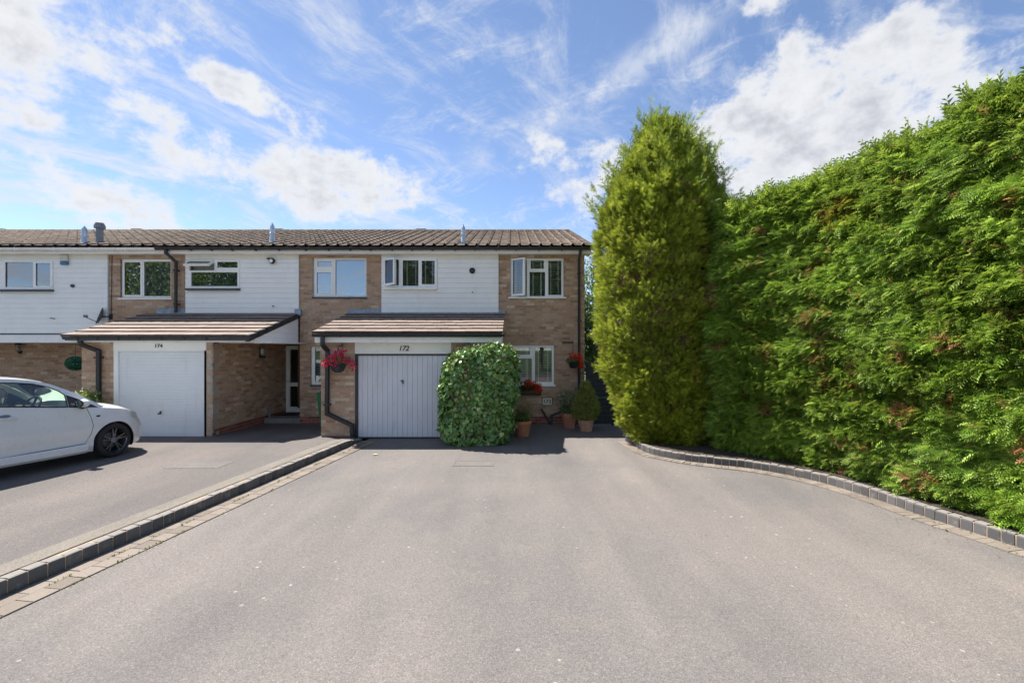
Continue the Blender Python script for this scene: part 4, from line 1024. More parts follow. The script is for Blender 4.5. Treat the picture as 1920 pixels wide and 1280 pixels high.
th = rng.random(n_) * 2 * math.pi; back = (np.sin(th) > .35) & (rng.random(n_) < .65); th[back] = -th[back]
P, N, d_ = csurf(th, zc); P -= N * (rng.random(n_) ** 1.4 * .15)[:, None]
A = N * (.75 + .3 * rng.random((n_, 1))) + np.array([0, 0, 1]) * (.55 + .25 * zc[:, None] / 7 + .35 * rng.standard_normal((n_, 1))) + .40 * rng.standard_normal((n_, 3))
U = np.array([0, 0, 1.]) * .45 + N * .75 + .5 * rng.standard_normal((n_, 3))
C = tint(n_, [(0, (.11, .16, .022)), (.35, (.26, .33, .034)), (.7, (.42, .48, .048)), (1, (.60, .62, .09))])
lowg = np.clip((2.4 - zc) / 2.4, 0, 1)[:, None] * .0
C *= (1 + .4 * vnoise(np.stack([np.cos(th), np.sin(th), zc], 1), (1.5, 1.5, 1.2), 40))[:, None]
pt = vnoise(np.stack([np.cos(th) * 1.3, np.sin(th) * 1.3, zc], 1), (3.5, 3.5, 3.2), 60)
dead = (pt > .43) & (rng.random(n_) < .5); C[dead] = np.array((.22, .12, .05))
S = .09 + .09 * rng.random(n_) + .06 * np.clip((zc - 5.8) / 1.5, 0, 1)
scatter('crown', FV2, FF2, P, A, U, S, np.clip(C, .006, 1), M['leaf'], tree)['kind'] = 'stuff'
# upright plumes that break up the outline
PP, PA, PS = [], [], []
for i in range(190):
    t0 = rng.random() * 6.283; z0 = 4.4 + 2.75 * rng.random() ** .7; b0, n0, _ = csurf(np.array([t0]), np.array([z0]), .06)
    a0 = n0[0] * (.75 if z0 < 6.6 else .45) + np.array([0, 0, 1.0]) + .25 * rng.standard_normal(3); a0 /= np.linalg.norm(a0); L0_ = .30 + .42 * rng.random()
    for k_ in range(20):
        t = rng.random() * L0_; PP.append(b0[0] + a0 * t + .035 * (1.2 - t / L0_) * rng.standard_normal(3)); PA.append(a0 + .45 * rng.standard_normal(3)); PS.append(.09 + .09 * rng.random())
PP, PA, PS = np.array(PP), np.array(PA), np.array(PS); n_ = len(PP)
scatter('plumes', FV2, FF2, PP, PA, rng.standard_normal((n_, 3)), PS, tint(n_, [(0, (.09, .15, .02)), (.6, (.20, .28, .03)), (1, (.36, .42, .06))]), M['leaf'], tree)['kind'] = 'stuff'
n_ = 700; th = rng.random(n_) * 2 * math.pi; zc = 5.1 + 2.05 * rng.random(n_) ** .6; P, N, d_ = csurf(th, zc)      # long wispy leaders
A = N * .8 + np.array([0, 0, 1.1]) + .3 * rng.standard_normal((n_, 3)); FV3, FF3 = frond(5, .0, .04, .20); scatter('leaders', FV3, FF3, P, A, rng.standard_normal((n_, 3)), .26 + .22 * rng.random(n_), tint(n_, [(0, (.09, .14, .018)), (1, (.22, .28, .035))]), M['leaf'], tree)['kind'] = 'stuff'
cm = MB(); ta = np.linspace(0, 2 * math.pi, 40, endpoint=False); za = np.linspace(.15, 6.75, 36)
tg, zg = np.meshgrid(ta, za, indexing='ij'); P, N, d_ = csurf(tg.ravel(), zg.ravel(), .24)
k = len(za); cm.add(P, [(i * k + j, ((i + 1) % 40) * k + j, ((i + 1) % 40) * k + j + 1, i * k + j + 1) for i in range(40) for j in range(k - 1)])
cm.build('inner_growth', M['bark'], tree)

# ivy-clad shrub in front of the garage
ivy = root('ivy_bush', (-.75, 10.3, 0), 'rounded block of glossy green ivy beside the pale garage door', 'shrub', world=True)
IV = [(0, 0, 0), (.35, 0, -.05), (1, 0, 0)]
hl = [(-.10, .22), (.02, .46), (.24, .38), (.42, .50), (.58, .26), (1.0, 0)]
iv = [(.30, 0, -.05), (0, 0, .02)] + [(x, y, .04 * (i % 2)) for i, (x, y) in enumerate(hl)] + [(x, -y, .04 * (i % 2)) for i, (x, y) in list(enumerate(hl))[-2::-1]]
IVF = [(0, i, i + 1) for i in range(1, len(iv) - 1)] + [(0, len(iv) - 1, 1)]
IVM = bpy.data.meshes.new('leaf'); IVM.from_pydata(iv, [], IVF); IVM.materials.append(M['ivy_leaf'])
ic = Vector((-.76, 10.36, 1.06)); ih = Vector((.84, .46, 1.10))
def isurf(n):
    u = unit(rng.standard_normal((n * 3, 3))); e = 4.4
    k = (np.abs(u) ** e).sum(1) ** (-1 / e); p = u * k[:, None]
    keep = (p[:, 1] < .65) & (p[:, 2] > -.97); p = p[keep][:n]; nn = unit(np.sign(p) * np.abs(p) ** (e - 1) / np.array(ih))
    w = p * np.array(ih)
    w += nn * (.12 * vnoise(w, (1.9, 1.9, 1.9), 3) + .08 * vnoise(w, (5, 5, 5), 8))[:, None]
    w[:, 0] *= (1 - .06 * np.clip(-w[:, 2], 0, 1)); w[:, 0] += .05 * w[:, 2]; w[:, 2] += .06 * w[:, 0] * (w[:, 2] > .3)
    return w + np.array(ic), nn
n_ = 9500; P, N = isurf(n_); P += N * (-.10 * rng.random((n_, 1)) + .02)
A = np.array([0, 0, -1.0]) * .9 + N * .35 + .55 * rng.standard_normal((n_, 3)); U = N + .45 * rng.standard_normal((n_, 3)) + np.array([0, 0, .25])
S = .03 + .085 * rng.random(n_) ** 1.7
ICOL = [(0, (.07, .165, .05)), (.4, (.12, .25, .065)), (.7, (.18, .33, .08)), (.93, (.28, .41, .12)), (1, (.48, .48, .20))]
front = np.argsort(P[:, 1] - .12 * N[:, 1] * 0 - .8 * S)[:260]; mask = np.ones(n_, bool); mask[front] = False
scatter('foliage', iv, IVF, P[mask], A[mask], U[mask], S[mask], tint(mask.sum(), ICOL), M['leaf_glossy'], ivy)['kind'] = 'stuff'
for i in front:
    a = Vector(A[i]).normalized(); b = Vector(U[i]).cross(a).normalized(); c_ = a.cross(b); s1 = float(S[i]) * 1.05
    Mx = Matrix(((a.x * s1, b.x * s1, c_.x * s1, P[i][0]), (a.y * s1, b.y * s1, c_.y * s1, P[i][1]), (a.z * s1, b.z * s1, c_.z * s1, P[i][2]), (0, 0, 0, 1)))
    o = bpy.data.objects.new('leaf', IVM); col.objects.link(o); o.parent = ivy; o.matrix_parent_inverse = Matrix.Translation(-Vector(ivy.location)); o.matrix_basis = Mx
n_ = 700; P, N = isurf(n_); up = P[:, 2] > 1.75; P, N = P[up], N[up]; n_ = len(P)     # pale young leaves and buds on the top
scatter('young_shoots', DV, DF, P + N * .03, N + .6 * rng.standard_normal((n_, 3)), N + .5 * rng.standard_normal((n_, 3)), .05 + .04 * rng.random(n_), tint(n_, [(0, (.16, .20, .07)), (1, (.34, .35, .22))]), M['leaf_glossy'], ivy)['kind'] = 'stuff'
cm = MB(); cm.ball(ic, 1, ih.x * .86, ih.y * .80, ih.z * .93, 20)
for i, p in enumerate(cm.v):
    w_ = [(p[j] - ic[j]) / (ih[j] * .86) for j in range(3)]; e = 3.2; k_ = sum(abs(t) ** e for t in w_) ** (1 / e) + 1e-6; l_ = math.sqrt(sum(t * t for t in w_)) + 1e-6
    cm.v[i] = tuple(ic[j] + (p[j] - ic[j]) * min(1.28, l_ / k_) for j in range(3))
cm.build('stem', M['bark'], ivy)

# generic leafy crown of small leaves
def leafy(name, parent, c, rad, n, size, stops, mat='leaf', seed=0, shell=.55, noise_=.35):
    u = unit(rng.standard_normal((n, 3))); r = (shell + (1 - shell) * rng.random(n)) ** .7
    r *= 1 + noise_ * vnoise(u, (2.2, 2.2, 2.2), seed + 1.3) + .5 * noise_ * vnoise(u, (5, 5, 5), seed + 4)
    P = np.array(c) + u * r[:, None] * np.array(rad)
    A = u + .8 * rng.standard_normal((n, 3)); U = u + .7 * rng.standard_normal((n, 3)) + np.array([0, 0, .4])
    o = scatter(name, DV, DF, P, A, U, size * (.6 + .8 * rng.random(n)), tint(n, stops), M[mat], parent); o['kind'] = 'stuff'; return o
def tree_at(loc, h, rad, n, size, stops, label, seed, group='trees'):
    r = root('tree', loc, label, 'tree', group, world=True); x, y, z = loc
    t = MB().tube([(x, y, z), (x + .1, y, z + h * .4), (x, y + .1, z + h * .75)], .2, 8, radii=[.22, .15, .05])
    for a in range(5): an = a * 1.3 + seed; t.tube([(x + .05, y, z + h * (.35 + .06 * a)), (x + rad[0] * .6 * math.cos(an), y + rad[1] * .6 * math.sin(an), z + h * (.6 + .06 * a))], .05, 6, radii=[.08, .025])
    t.build('trunk', M['bark'], r)
    cr = None
    pos_ = [(0, 0, .62, 1.0)] + [(math.cos(a * 1.26 + seed) * .62, math.sin(a * 1.26 + seed) * .62, .50 + .10 * (a % 3), .62) for a in range(5)] + [(.1, 0, .88, .6)]
    Pn = []
    for i, (dx_, dy_, f, s1) in enumerate(pos_):
        leafy('crown' if i == 0 else 'crown_clump', r, (x + dx_ * rad[0], y + dy_ * rad[1], z + h * f), (rad[0] * s1, rad[1] * s1, rad[2] * s1), int(n * s1 ** 2 / 3), size, stops, seed=seed + i)
    return r
TG = [(0, (.03, .06, .015)), (.5, (.05, .095, .022)), (1, (.085, .14, .035))]
tree_at((4.6, 24, 0), 6.4, (2.3, 2.0, 2.7), 9000, .17, [(0, (.03, .07, .03)), (.5, (.055, .11, .045)), (1, (.10, .16, .06))], 'leafy green tree behind the black gate, seen past the house corner', 2)
tree_at((3.35, 19.0, 0), 3.9, (1.1, 1.2, 1.7), 7000, .10, [(0, (.02, .06, .02)), (.5, (.04, .10, .035)), (1, (.08, .15, .05))], 'dense dark laurel bush rising above the black gate', 5)
# trees across the road, mirrored in the upstairs windows
for i, (x, y, h, s1) in enumerate(((-37, -20, 13, 3.6), (-30.5, -21, 14, 3.8), (-10, -20, 12, 3.2), (3, -21, 13, 3.3), (14, -19, 10, 3.0))):
    tree_at((x, y, -.1), h, (s1, s1, s1 * 1.1), 13000, .30, TG, ['tall tree across the road mirrored in the upstairs window over the left garage', 'leafy tree across the road mirrored in the window with the top sash open', 'tree across the road mirrored in the three-pane window with blinds', 'tree across the road mirrored in the end house upstairs window', 'tree across the road to the right, opposite the hedge'][i], 10 + i, 'trees across the road')
# low shrub beside the 174 garage, behind the car
sh = root('shrub', (-9.9, 10.35, .05), 'low light-green shrub with white blossom behind the white car', 'shrub', world=True)
leafy('foliage', sh, (-9.95, 10.42, .60), (.62, .28, .55), 1500, .085, [(0, (.04, .11, .02)), (.5, (.075, .17, .03)), (1, (.16, .24, .05))], seed=8)
leafy('blossom', sh, (-9.85, 10.35, 1.0), (.45, .22, .22), 60, .05, [(0, (.6, .6, .45)), (1, (.75, .75, .6))], 'petal', seed=9)
st_ = MB()
for a in range(6): st_.tube([(-9.95, 10.42, .03), (-9.95 + .5 * math.cos(a * 1.05), 10.42 + .2 * math.sin(a * 1.05), .7)], .012, 5)
st_.build('stems', M['bark'], sh)

# bits of hedge clippings and moss along the kerbs
n_ = 700; i_ = rng.integers(8, len(rq) - 12, n_); P = np.array([rq[i][:] for i in i_]); nn = np.array([(-tang(rq, i).y, tang(rq, i).x, 0) for i in i_]); o_ = rng.random(n_) ** 2.2 * .55 + .01
P = P - nn * o_[:, None] + np.array([0, 0, .020]); lit = scatter('hedge_clippings', DV, DF, P, rng.standard_normal((n_, 3)) * np.array([1, 1, .1]), np.array([0, 0, 1.]) + .2 * rng.standard_normal((n_, 3)), .012 + .022 * rng.random(n_), tint(n_, [(0, (.10, .055, .03)), (.6, (.16, .09, .04)), (1, (.12, .16, .04))]), M['leaf'])
tag(lit, 'brown and green hedge clippings lying along the right-hand kerb', 'clippings', kind='stuff')
P, A = [], []
for r_ in range(150):
    a_ = L0 + (L1 - L0) * rng.random(); b_ = rng.choice([.003, .182, .362], p=[.45, .3, .25]); c0 = kp(a_, b_, .008); m_ = rng.integers(4, 14)
    for k_ in range(m_): P.append((c0[0] + KD.x * .05 * rng.standard_normal(), c0[1] + KD.y * .05 * rng.standard_normal(), .010)); A.append((.5 * rng.standard_normal(), .5 * rng.standard_normal(), .9))
P, A = np.array(P), np.array(A); n_ = len(P); ms = scatter('moss_and_weeds', DV, DF, P, A, rng.standard_normal((n_, 3)), .010 + .018 * rng.random(n_), tint(n_, [(0, (.07, .10, .02)), (.6, (.14, .17, .03)), (1, (.24, .26, .06))]), M['leaf'])
tag(ms, 'small tufts of moss and weeds in the joints of the left paving strip', 'weeds', kind='stuff')
# ------------------------------------------------------------------ parked white hatchback
TH = R(14); CX, CY = X(213, F / 102), F / 102
car = root('parked_car', (CX - .86 * math.cos(TH), CY + .86 * math.sin(TH), .142), 'white three-door hatchback with black alloy wheels on the left-hand drive', 'car', rz=math.pi / 2 - TH)
# local axes: x forward from the front axle, y to the left, z up; half width .86
def lerp(tab, x): return float(np.interp(x, [t[0] for t in tab], [t[1] for t in tab]))
def cr(tab, x):      # smooth interpolation through a table
    xs = [t[0] for t in tab]; i = max(0, min(len(xs) - 2, int(np.searchsorted(xs, x)) - 1)); t = max(0, min(1, (x - xs[i]) / (xs[i + 1] - xs[i])))
    p = [tab[max(i - 1, 0)][1], tab[i][1], tab[i + 1][1], tab[min(i + 2, len(xs) - 1)][1]]
    return .5 * (2 * p[1] + (p[2] - p[0]) * t + (2 * p[0] - 5 * p[1] + 4 * p[2] - p[3]) * t * t + (3 * p[1] - p[0] - 3 * p[2] + p[3]) * t ** 3)
WID = [(-3.22, .52), (-3.12, .68), (-2.95, .78), (-2.5, .84), (-1.6, .855), (-.6, .855), (0, .86), (.3, .835), (.5, .77), (.64, .66), (.73, .48), (.78, .25)]
BELT = [(-3.25, 1.16), (-2.6, 1.20), (-1.54, 1.10), (-.61, .985), (-.2, .935), (.2, .865), (.47, .775), (.62, .69), (.78, .60)]
SILL = [(-3.25, .32), (-2.9, .24), (-2, .20), (-.4, .175), (.1, .19), (.4, .175), (.78, .20)]
plan = [(x, cr(WID, x)) for x in [.78, .76, .73, .69, .64, .57, .5, .42, .36] + list(np.arange(.3, -2.9, -.08)) + [-2.95, -3.05, -3.12, -3.18, -3.22]]
NV = 14
def body_pt(x, w_, v):           # v 0 sill .. 1 belt line
    zs, zb = cr(SILL, x), cr(BELT, x); z = zs + (zb - zs) * v
    y = w_ - .055 * max(0, (v - .55) / .45) ** 1.6 - .05 * max(0, (.16 - v) / .16) ** 1.3
    y -= .016 * math.exp(-((z - .40) / .05) ** 2) * (1 if -2.2 < x < -.3 else 0)        # scallop above the sill
    y += .012 * math.exp(-((z - .62) / .10) ** 2)
    fx = x
    if x > .3: fx = x - .10 * max(0, v - .45) ** 1.5 * smooth(.3, .78, x)
    if x < -2.8: fx = x + .10 * max(0, v - .5)
    return fx, y, z
ring = [(x, w_, 1) for x, w_ in plan] + [(x, w_, -1) for x, w_ in plan[::-1]]
bm_ = MB(); nr = len(ring)
for x, w_, s in ring:
    for j in range(NV):
        fx, y, z = body_pt(x, w_, j / (NV - 1)); bm_.v.append((fx, s * y, z))
for i in range(nr):
    for j in range(NV - 1):
        a, b = i * NV + j, ((i + 1) % nr) * NV + j; bm_.f.append((a, b, b + 1, a + 1)); bm_.mi.append(0)
npl = len(plan); CABX0, CABX1 = -.30, -2.85
# bonnet, cabin floor and tail between the two sides
KX = 7; rows = []
for i, (x, w_) in enumerate(plan):
    l, r_ = Vector(bm_.v[i * NV + NV - 1]), Vector(bm_.v[(nr - 1 - i) * NV + NV - 1]); row = [i * NV + NV - 1]
    for c_ in range(1, KX):
        t = c_ / KX; p = l.lerp(r_, t); crown = (1 - (2 * t - 1) ** 2)
        if x > CABX0: p.z += .085 * crown ** .6 * smooth(.80, .35, x) + .02 * crown
        elif x > CABX1: p.z = .62
        row.append(len(bm_.v)); bm_.v.append(tuple(p))
    row.append((nr - 1 - i) * NV + NV - 1); rows.append(row)
for a, b in zip(rows[:-1], rows[1:]):
    for c_ in range(KX): bm_.f.append((a[c_], b[c_], b[c_ + 1], a[c_ + 1])); bm_.mi.append(0)
for fr_, s in ((0, 1), (npl - 1, -1)):
    pass
bm_.f.append(tuple(rows[0])); bm_.mi.append(0); bm_.f.append(tuple(rows[-1])); bm_.mi.append(0)
bot = [i * NV for i in range(nr)]
for i in range(npl - 1): bm_.f.append((bot[i], bot[i + 1], bot[nr - 2 - i], bot[nr - 1 - i])); bm_.mi.append(0)
bo = bm_.build('body', M['car_paint'], car, smooth=32)
AX = (.03, -2.48)
cut = []
for ax in AX:
    for s in (1, -1):
        c_ = MB().lathe([(.352, 0), (.352, .5)], 40, cap=True).xf(Matrix.Translation((ax, s * .62, .305)) @ Matrix.Rotation(-s * math.pi / 2, 4, 'X')).build('cutter', None, car); cut.append(c_)
bpy.context.view_layer.update()
for c_ in cut:
    md = bo.modifiers.new('arch', 'BOOLEAN'); md.object = c_; md.operation = 'DIFFERENCE'; md.solver = 'EXACT'
dg = bpy.context.evaluated_depsgraph_get(); me2 = bpy.data.meshes.new_from_object(bo.evaluated_get(dg)); bo.modifiers.clear(); bo.data = me2
for c_ in cut: bpy.data.objects.remove(c_)
me2.polygons.foreach_set('use_smooth', [True] * len(me2.polygons)); me2.set_sharp_from_angle(angle=R(32))
if not me2.materials: me2.materials.append(M['car_paint'])
else: me2.materials[0] = M['car_paint']
def side_y(x, z):
    zs, zb = cr(SILL, x), cr(BELT, x); return body_pt(x, cr(WID, x), (z - zs) / (zb - zs))[1]
for ax in AX:          # dark liners inside the arches, slim lip at the edge
    for s in (1, -1):
        li = MB(); an = np.linspace(R(-25), R(205), 22)
        prs = [(ax + .346 * math.cos(a), .305 + .346 * math.sin(a)) for a in an]
        for (x0, z0), (x1, z1) in zip(prs[:-1], prs[1:]): li.quad((x0, s * .60, z0), (x1, s * .60, z1), (x1, s * .83, z1), (x0, s * .83, z0))
        li.add([(ax, s * .60, .305)] + [(x, s * .60, z) for x, z in prs], [(0, i, i + 1) for i in range(1, len(prs))])
        li.build('wheel_arch_liner', M['car_trim'], car)
# side glass, pillars and roof
RAIL = [(-3.10, 1.17), (-2.95, 1.30), (-2.6, 1.435), (-2.2, 1.50), (-1.8, 1.525), (-1.4, 1.515), (-1.05, 1.465), (-.8, 1.385), (-.5, 1.225), (-.2, 1.02), (-.10, .945)]
RAIL = sorted(RAIL)
def gy(x, z):
    zb = cr(BELT, max(-3.1, min(x, -.1))); wb = cr(WID, max(-3.1, min(x, -.1))) - .055
    return wb - .46 * max(0, z - zb) ** 1.15 - .02
def poly_resample(pts, step, closed=True):
    out = []; n = len(pts)
    for i in range(n if closed else n - 1):
        a, b = Vector(pts[i]), Vector(pts[(i + 1) % n]); k = max(1, int((b - a).length / step))
        for j in range(k): out.append(a.lerp(b, j / k))
    return out
rail = [(x, cr(RAIL, x)) for x in np.linspace(-3.10, -.10, 46)]
belt = [(x, cr(BELT, x) - .008) for x in np.linspace(-.10, -3.10, 46)]
outer = [Vector((x, z)) for x, z in rail] + [Vector((x, z)) for x, z in belt[1:-1]]
wind = [(-.66, 1.002), (-.66, 1.205), (-.73, 1.275), (-.86, 1.352), (-1.06, 1.418), (-1.3, 1.452), (-1.5, 1.462), (-1.74, 1.46), (-1.79, 1.44), (-1.83, 1.16), (-1.83, 1.148), (-1.54, 1.115), (-1.0, 1.045)]
rwin = [(-1.93, 1.17), (-1.90, 1.44), (-2.15, 1.42), (-2.42, 1.36), (-2.60, 1.25), (-2.62, 1.21)]
tri_ = [(-.635, .995), (-.635, 1.195), (-.5, 1.125), (-.36, 1.035), (-.215, .945)]
for s in (1, -1):
    loops = [outer, poly_resample([Vector(p) for p in wind], .08), poly_resample([Vector(p) for p in rwin], .08), poly_resample([Vector(p) for p in tri_], .08)]
    allp = [p for l in loops for p in l]
    tris = geometry.tessellate_polygon([[Vector((p.x, p.y, 0)) for p in l] for l in loops])
    m = MB().add([(p.x, s * gy(p.x, p.y), p.y) for p in allp], [tuple(t) for t in tris]); sf = m.build('side_frame', M['car_paint'], car)
    for nm, l, mt_, dd_ in (('door_window', wind, 'car_glass', .006), ('quarter_window', rwin, 'car_glass', .006), ('mirror_triangle', tri_, 'car_black', .002)):
        L = poly_resample([Vector(p) for p in l], .08); ts = geometry.tessellate_polygon([[Vector((p.x, p.y, 0)) for p in L]])
        MB().add([(p.x, s * (gy(p.x, p.y) - dd_), p.y) for p in L], [tuple(t) for t in ts]).build(nm, M[mt_], car)
        L3 = [(p.x, s * (gy(p.x, p.y) + .001), p.y) for p in L]; MB().tube(L3 + [L3[0]], .009 if nm == 'door_window' else .006, 5, cap=False).build('window_seal', M['car_trim'], sf)
    tr = MB().tube([(x, s * (gy(x, z) + .006), z + .012) for x, z in belt[4:40]], .010, 5); tr.build('belt_trim', M['car_black'], car)
def across(x0, x1, n, name, mat, fwd=.0, up=.045):
    m = MB(); K = 9; xs = np.linspace(x0, x1, n)
    for x in xs:
        z = cr(RAIL, x); y = gy(x, z) + .004
        for j in range(K):
            t = j / (K - 1) * 2 - 1; c_ = 1 - t * t; m.v.append((x + fwd * c_ * (1 if name != 'rear_window' else -1), y * t, z + up * c_ ** .8 + .004))
    for i in range(n - 1):
        for j in range(K - 1): m.f.append((i * K + j, i * K + j + 1, (i + 1) * K + j + 1, (i + 1) * K + j)); m.mi.append(0)
    return m.build(name, M[mat], car, smooth=40)
across(-.16, -.92, 12, 'windscreen', 'car_glass', .13, .02); across(-.90, -2.72, 20, 'roof', 'car_paint', .10, .035); across(-2.70, -3.08, 8, 'rear_window', 'car_glass', .06, .02)
# doors: shut lines, handle, mirror, repeater
def on_side_pts(pts, s, o=.0015): return [(x, s * (side_y(x, z) + o), z) for x, z in pts]
shut = [(-.40, .96), (-.372, .86), (-.345, .75), (-.335, .64), (-.36, .50), (-.41, .39), (-.46, .335)]
shut2 = [(-1.86, 1.12), (-1.885, .95), (-1.88, .7), (-1.86, .5), (-1.83, .345)]
low = [(x, .338) for x in np.linspace(-.46, -1.83, 16)]
def fine_(pts, k=5): return [tuple(Vector(a).lerp(Vector(b), j / k)) for a, b in zip(pts[:-1], pts[1:]) for j in range(k)] + [pts[-1]]
for s in (1, -1):
    dm = MB(); xs = np.linspace(-.40, -1.85, 26); K = 12
    for x in xs:
        for j in range(K):
            z = .345 + (cr(BELT, x) - .012 - .345) * j / (K - 1)
            xx = x
            f = float(np.interp(z, [p[1] for p in shut[::-1]], [p[0] for p in shut[::-1]])) - .006; f2_ = float(np.interp(z, [p[1] for p in shut2[::-1]], [p[0] for p in shut2[::-1]])) + .006
            xx = f + (f2_ - f) * (x + .40) / (-1.45)
            dm.v.append((xx, s * (side_y(xx, z) + .0035), z))
    for i in range(25):
        for j in range(K - 1): dm.f.append((i * K + j, (i + 1) * K + j, (i + 1) * K + j + 1, i * K + j + 1)); dm.mi.append(0)
    dr_ = dm.build('door', M['car_paint'], car, smooth=40)
    for ln in (shut, shut2, low): MB().tube(on_side_pts(fine_(ln), s, .0005), .0045, 5).build('shut_line', M['car_trim'], dr_)
    hy = side_y(-1.55, .93); hb = MB()
    hb.tube([(-1.36, s * (hy - .0), .908), (-1.40, s * (hy + .035), .912), (-1.62, s * (hy + .04), .935), (-1.68, s * (hy + .005), .94)], .016, 8); hb.build('handle', M['car_paint'], dr_, smooth=60)
    rc = MB().ball((-1.50, s * (hy - .006), .955), .085, 1.0, .14, .34, 12); rc.build('handle_recess', M['grey_metal'], dr_, smooth=60)
    rp_ = MB().ball((-.235, s * side_y(-.235, .79), .79), .03, 1.3, .35, .6, 10); rp_.build('side_repeater', M['car_black'], car, smooth=60)
    my = gy(-.5, 1.0)
    mo = MB().ball((-.50, s * (my + .13), 1.05), .10, .75, 1.0, .72, 18)
    mi_ = mo.build('mirror', M['car_paint'], car, smooth=60)
    MB().tube([(-.47, s * (my - .01), .985), (-.49, s * (my + .10), .985)], .04, 8).build('mirror_foot', M['car_black'], mi_)
    MB().lathe([(.001, 0), (.082, 0), (.082, .012), (.07, .016)], 20).xf(Matrix.Translation((-.565, s * (my + .13), 1.05)) @ Matrix.Rotation(R(-90), 4, 'Y') @ Matrix.Diagonal((.8, 1.12, 1, 1))).build('mirror_bezel', M['car_black'], mi_)
    MB().lathe([(.001, .004), (.070, .004)], 20).xf(Matrix.Translation((-.579, s * (my + .13), 1.05)) @ Matrix.Rotation(R(-90), 4, 'Y') @ Matrix.Diagonal((.78, 1.12, 1, 1))).build('mirror_glass', M['chrome'], mi_)
    # side skirt
    sk = MB(); xs = np.linspace(-.42, -2.10, 22)
    prf = [(.018, .325), (.034, .30), (.034, .215), (.0, .175), (-.06, .17)]
    for x in xs:
        for o_, z in prf: sk.v.append((x, s * (.848 + o_), z + .02 * smooth(-.4, -2.1, x)))
    for i in range(21):
        for j in range(4): sk.f.append((i * 5 + j, (i + 1) * 5 + j, (i + 1) * 5 + j + 1, i * 5 + j + 1)); sk.mi.append(0)
    sk.build('side_skirt', M['car_paint'], car, smooth=30)
    # headlamp wrapped round the front corner
    hl_ = MB(); xs = np.linspace(.34, .70, 14)
    for x in xs:
        w_ = cr(WID, x)
        for v in np.linspace(.80 - .22 * smooth(.34, .6, x), .985, 6):
            fx, y, z = body_pt(x, w_, v); hl_.v.append((fx + .006, s * (y + .004), z + .004))
    for i in range(13):
        for j in range(5): hl_.f.append((i * 6 + j, (i + 1) * 6 + j, (i + 1) * 6 + j + 1, i * 6 + j + 1)); hl_.mi.append(0)
    hl_.build('headlamp', M['lamp_glass'], car, smooth=50)
    tl_ = MB().box(-3.19, -3.02, s * .60, s * .79, .86, 1.14); tl_.build('tail_lamp', M['terracotta'], car, bevel=.03)
MB().box(.70, .79, -.42, .42, .26, .40).build('grille', M['car_trim'], car, bevel=.02)
MB().box(.765, .795, -.26, .26, .43, .53).build('number_plate', M['upvc'], car)
# cabin
for s in (-.37, .37):
    st2 = root('x', (0, 0, 0), None, None) if False else None
    b = MB().box(-1.62, -1.18, s - .24, s + .24, .62, .78); b.prism([(-1.52, s - .23, .75), (-1.80, s - .19, 1.26), (-1.92, s - .19, 1.24), (-1.66, s - .23, .72)], (0, .42, 0)); b.build('front_seat', M['car_seat'], car, bevel=.04, smooth=50)
    MB().box(-1.95, -1.84, s - .13, s + .13, 1.27, 1.42).build('headrest', M['car_seat'], car, bevel=.035, smooth=50)
MB().box(-2.75, -2.4, -.58, .58, .62, 1.12).build('rear_seat', M['car_seat'], car, bevel=.05, smooth=50)
MB().prism([(-.16, -.68, .90), (-.62, -.68, 1.0), (-.78, -.68, .93), (-.72, -.68, .62), (-.16, -.68, .62)], (0, 1.36, 0)).build('dashboard', M['car_dash'], car, bevel=.03, smooth=50)
sw = MB(); c_ = Vector((-.92, -.36, 1.02)); Rm = Matrix.Rotation(R(-62), 4, 'Y')
sw.tube([c_ + (Rm @ Vector((.185 * math.cos(a), .185 * math.sin(a), 0))) for a in np.linspace(0, 2 * math.pi, 30)], .016, 8, cap=False)
sw.tube([c_ + Rm @ Vector((-.18, 0, 0)), c_ + Rm @ Vector((.0, 0, -.02)), c_ + Rm @ Vector((.18, 0, 0))], .02, 6); sw.tube([c_ + Rm @ Vector((0, -.18, 0)), c_ + Rm @ Vector((0, 0, -.02)), c_ + Rm @ Vector((0, .18, 0))], .02, 6)
sw.tube([c_, (-.70, -.36, .92)], .04, 8); sw.build('steering_wheel', M['car_trim'], car, smooth=50)
MB().box(-1.7, -1.45, .2, .5, .80, .86).build('hi_vis_vest', M['hi_vis'], car, bevel=.02)
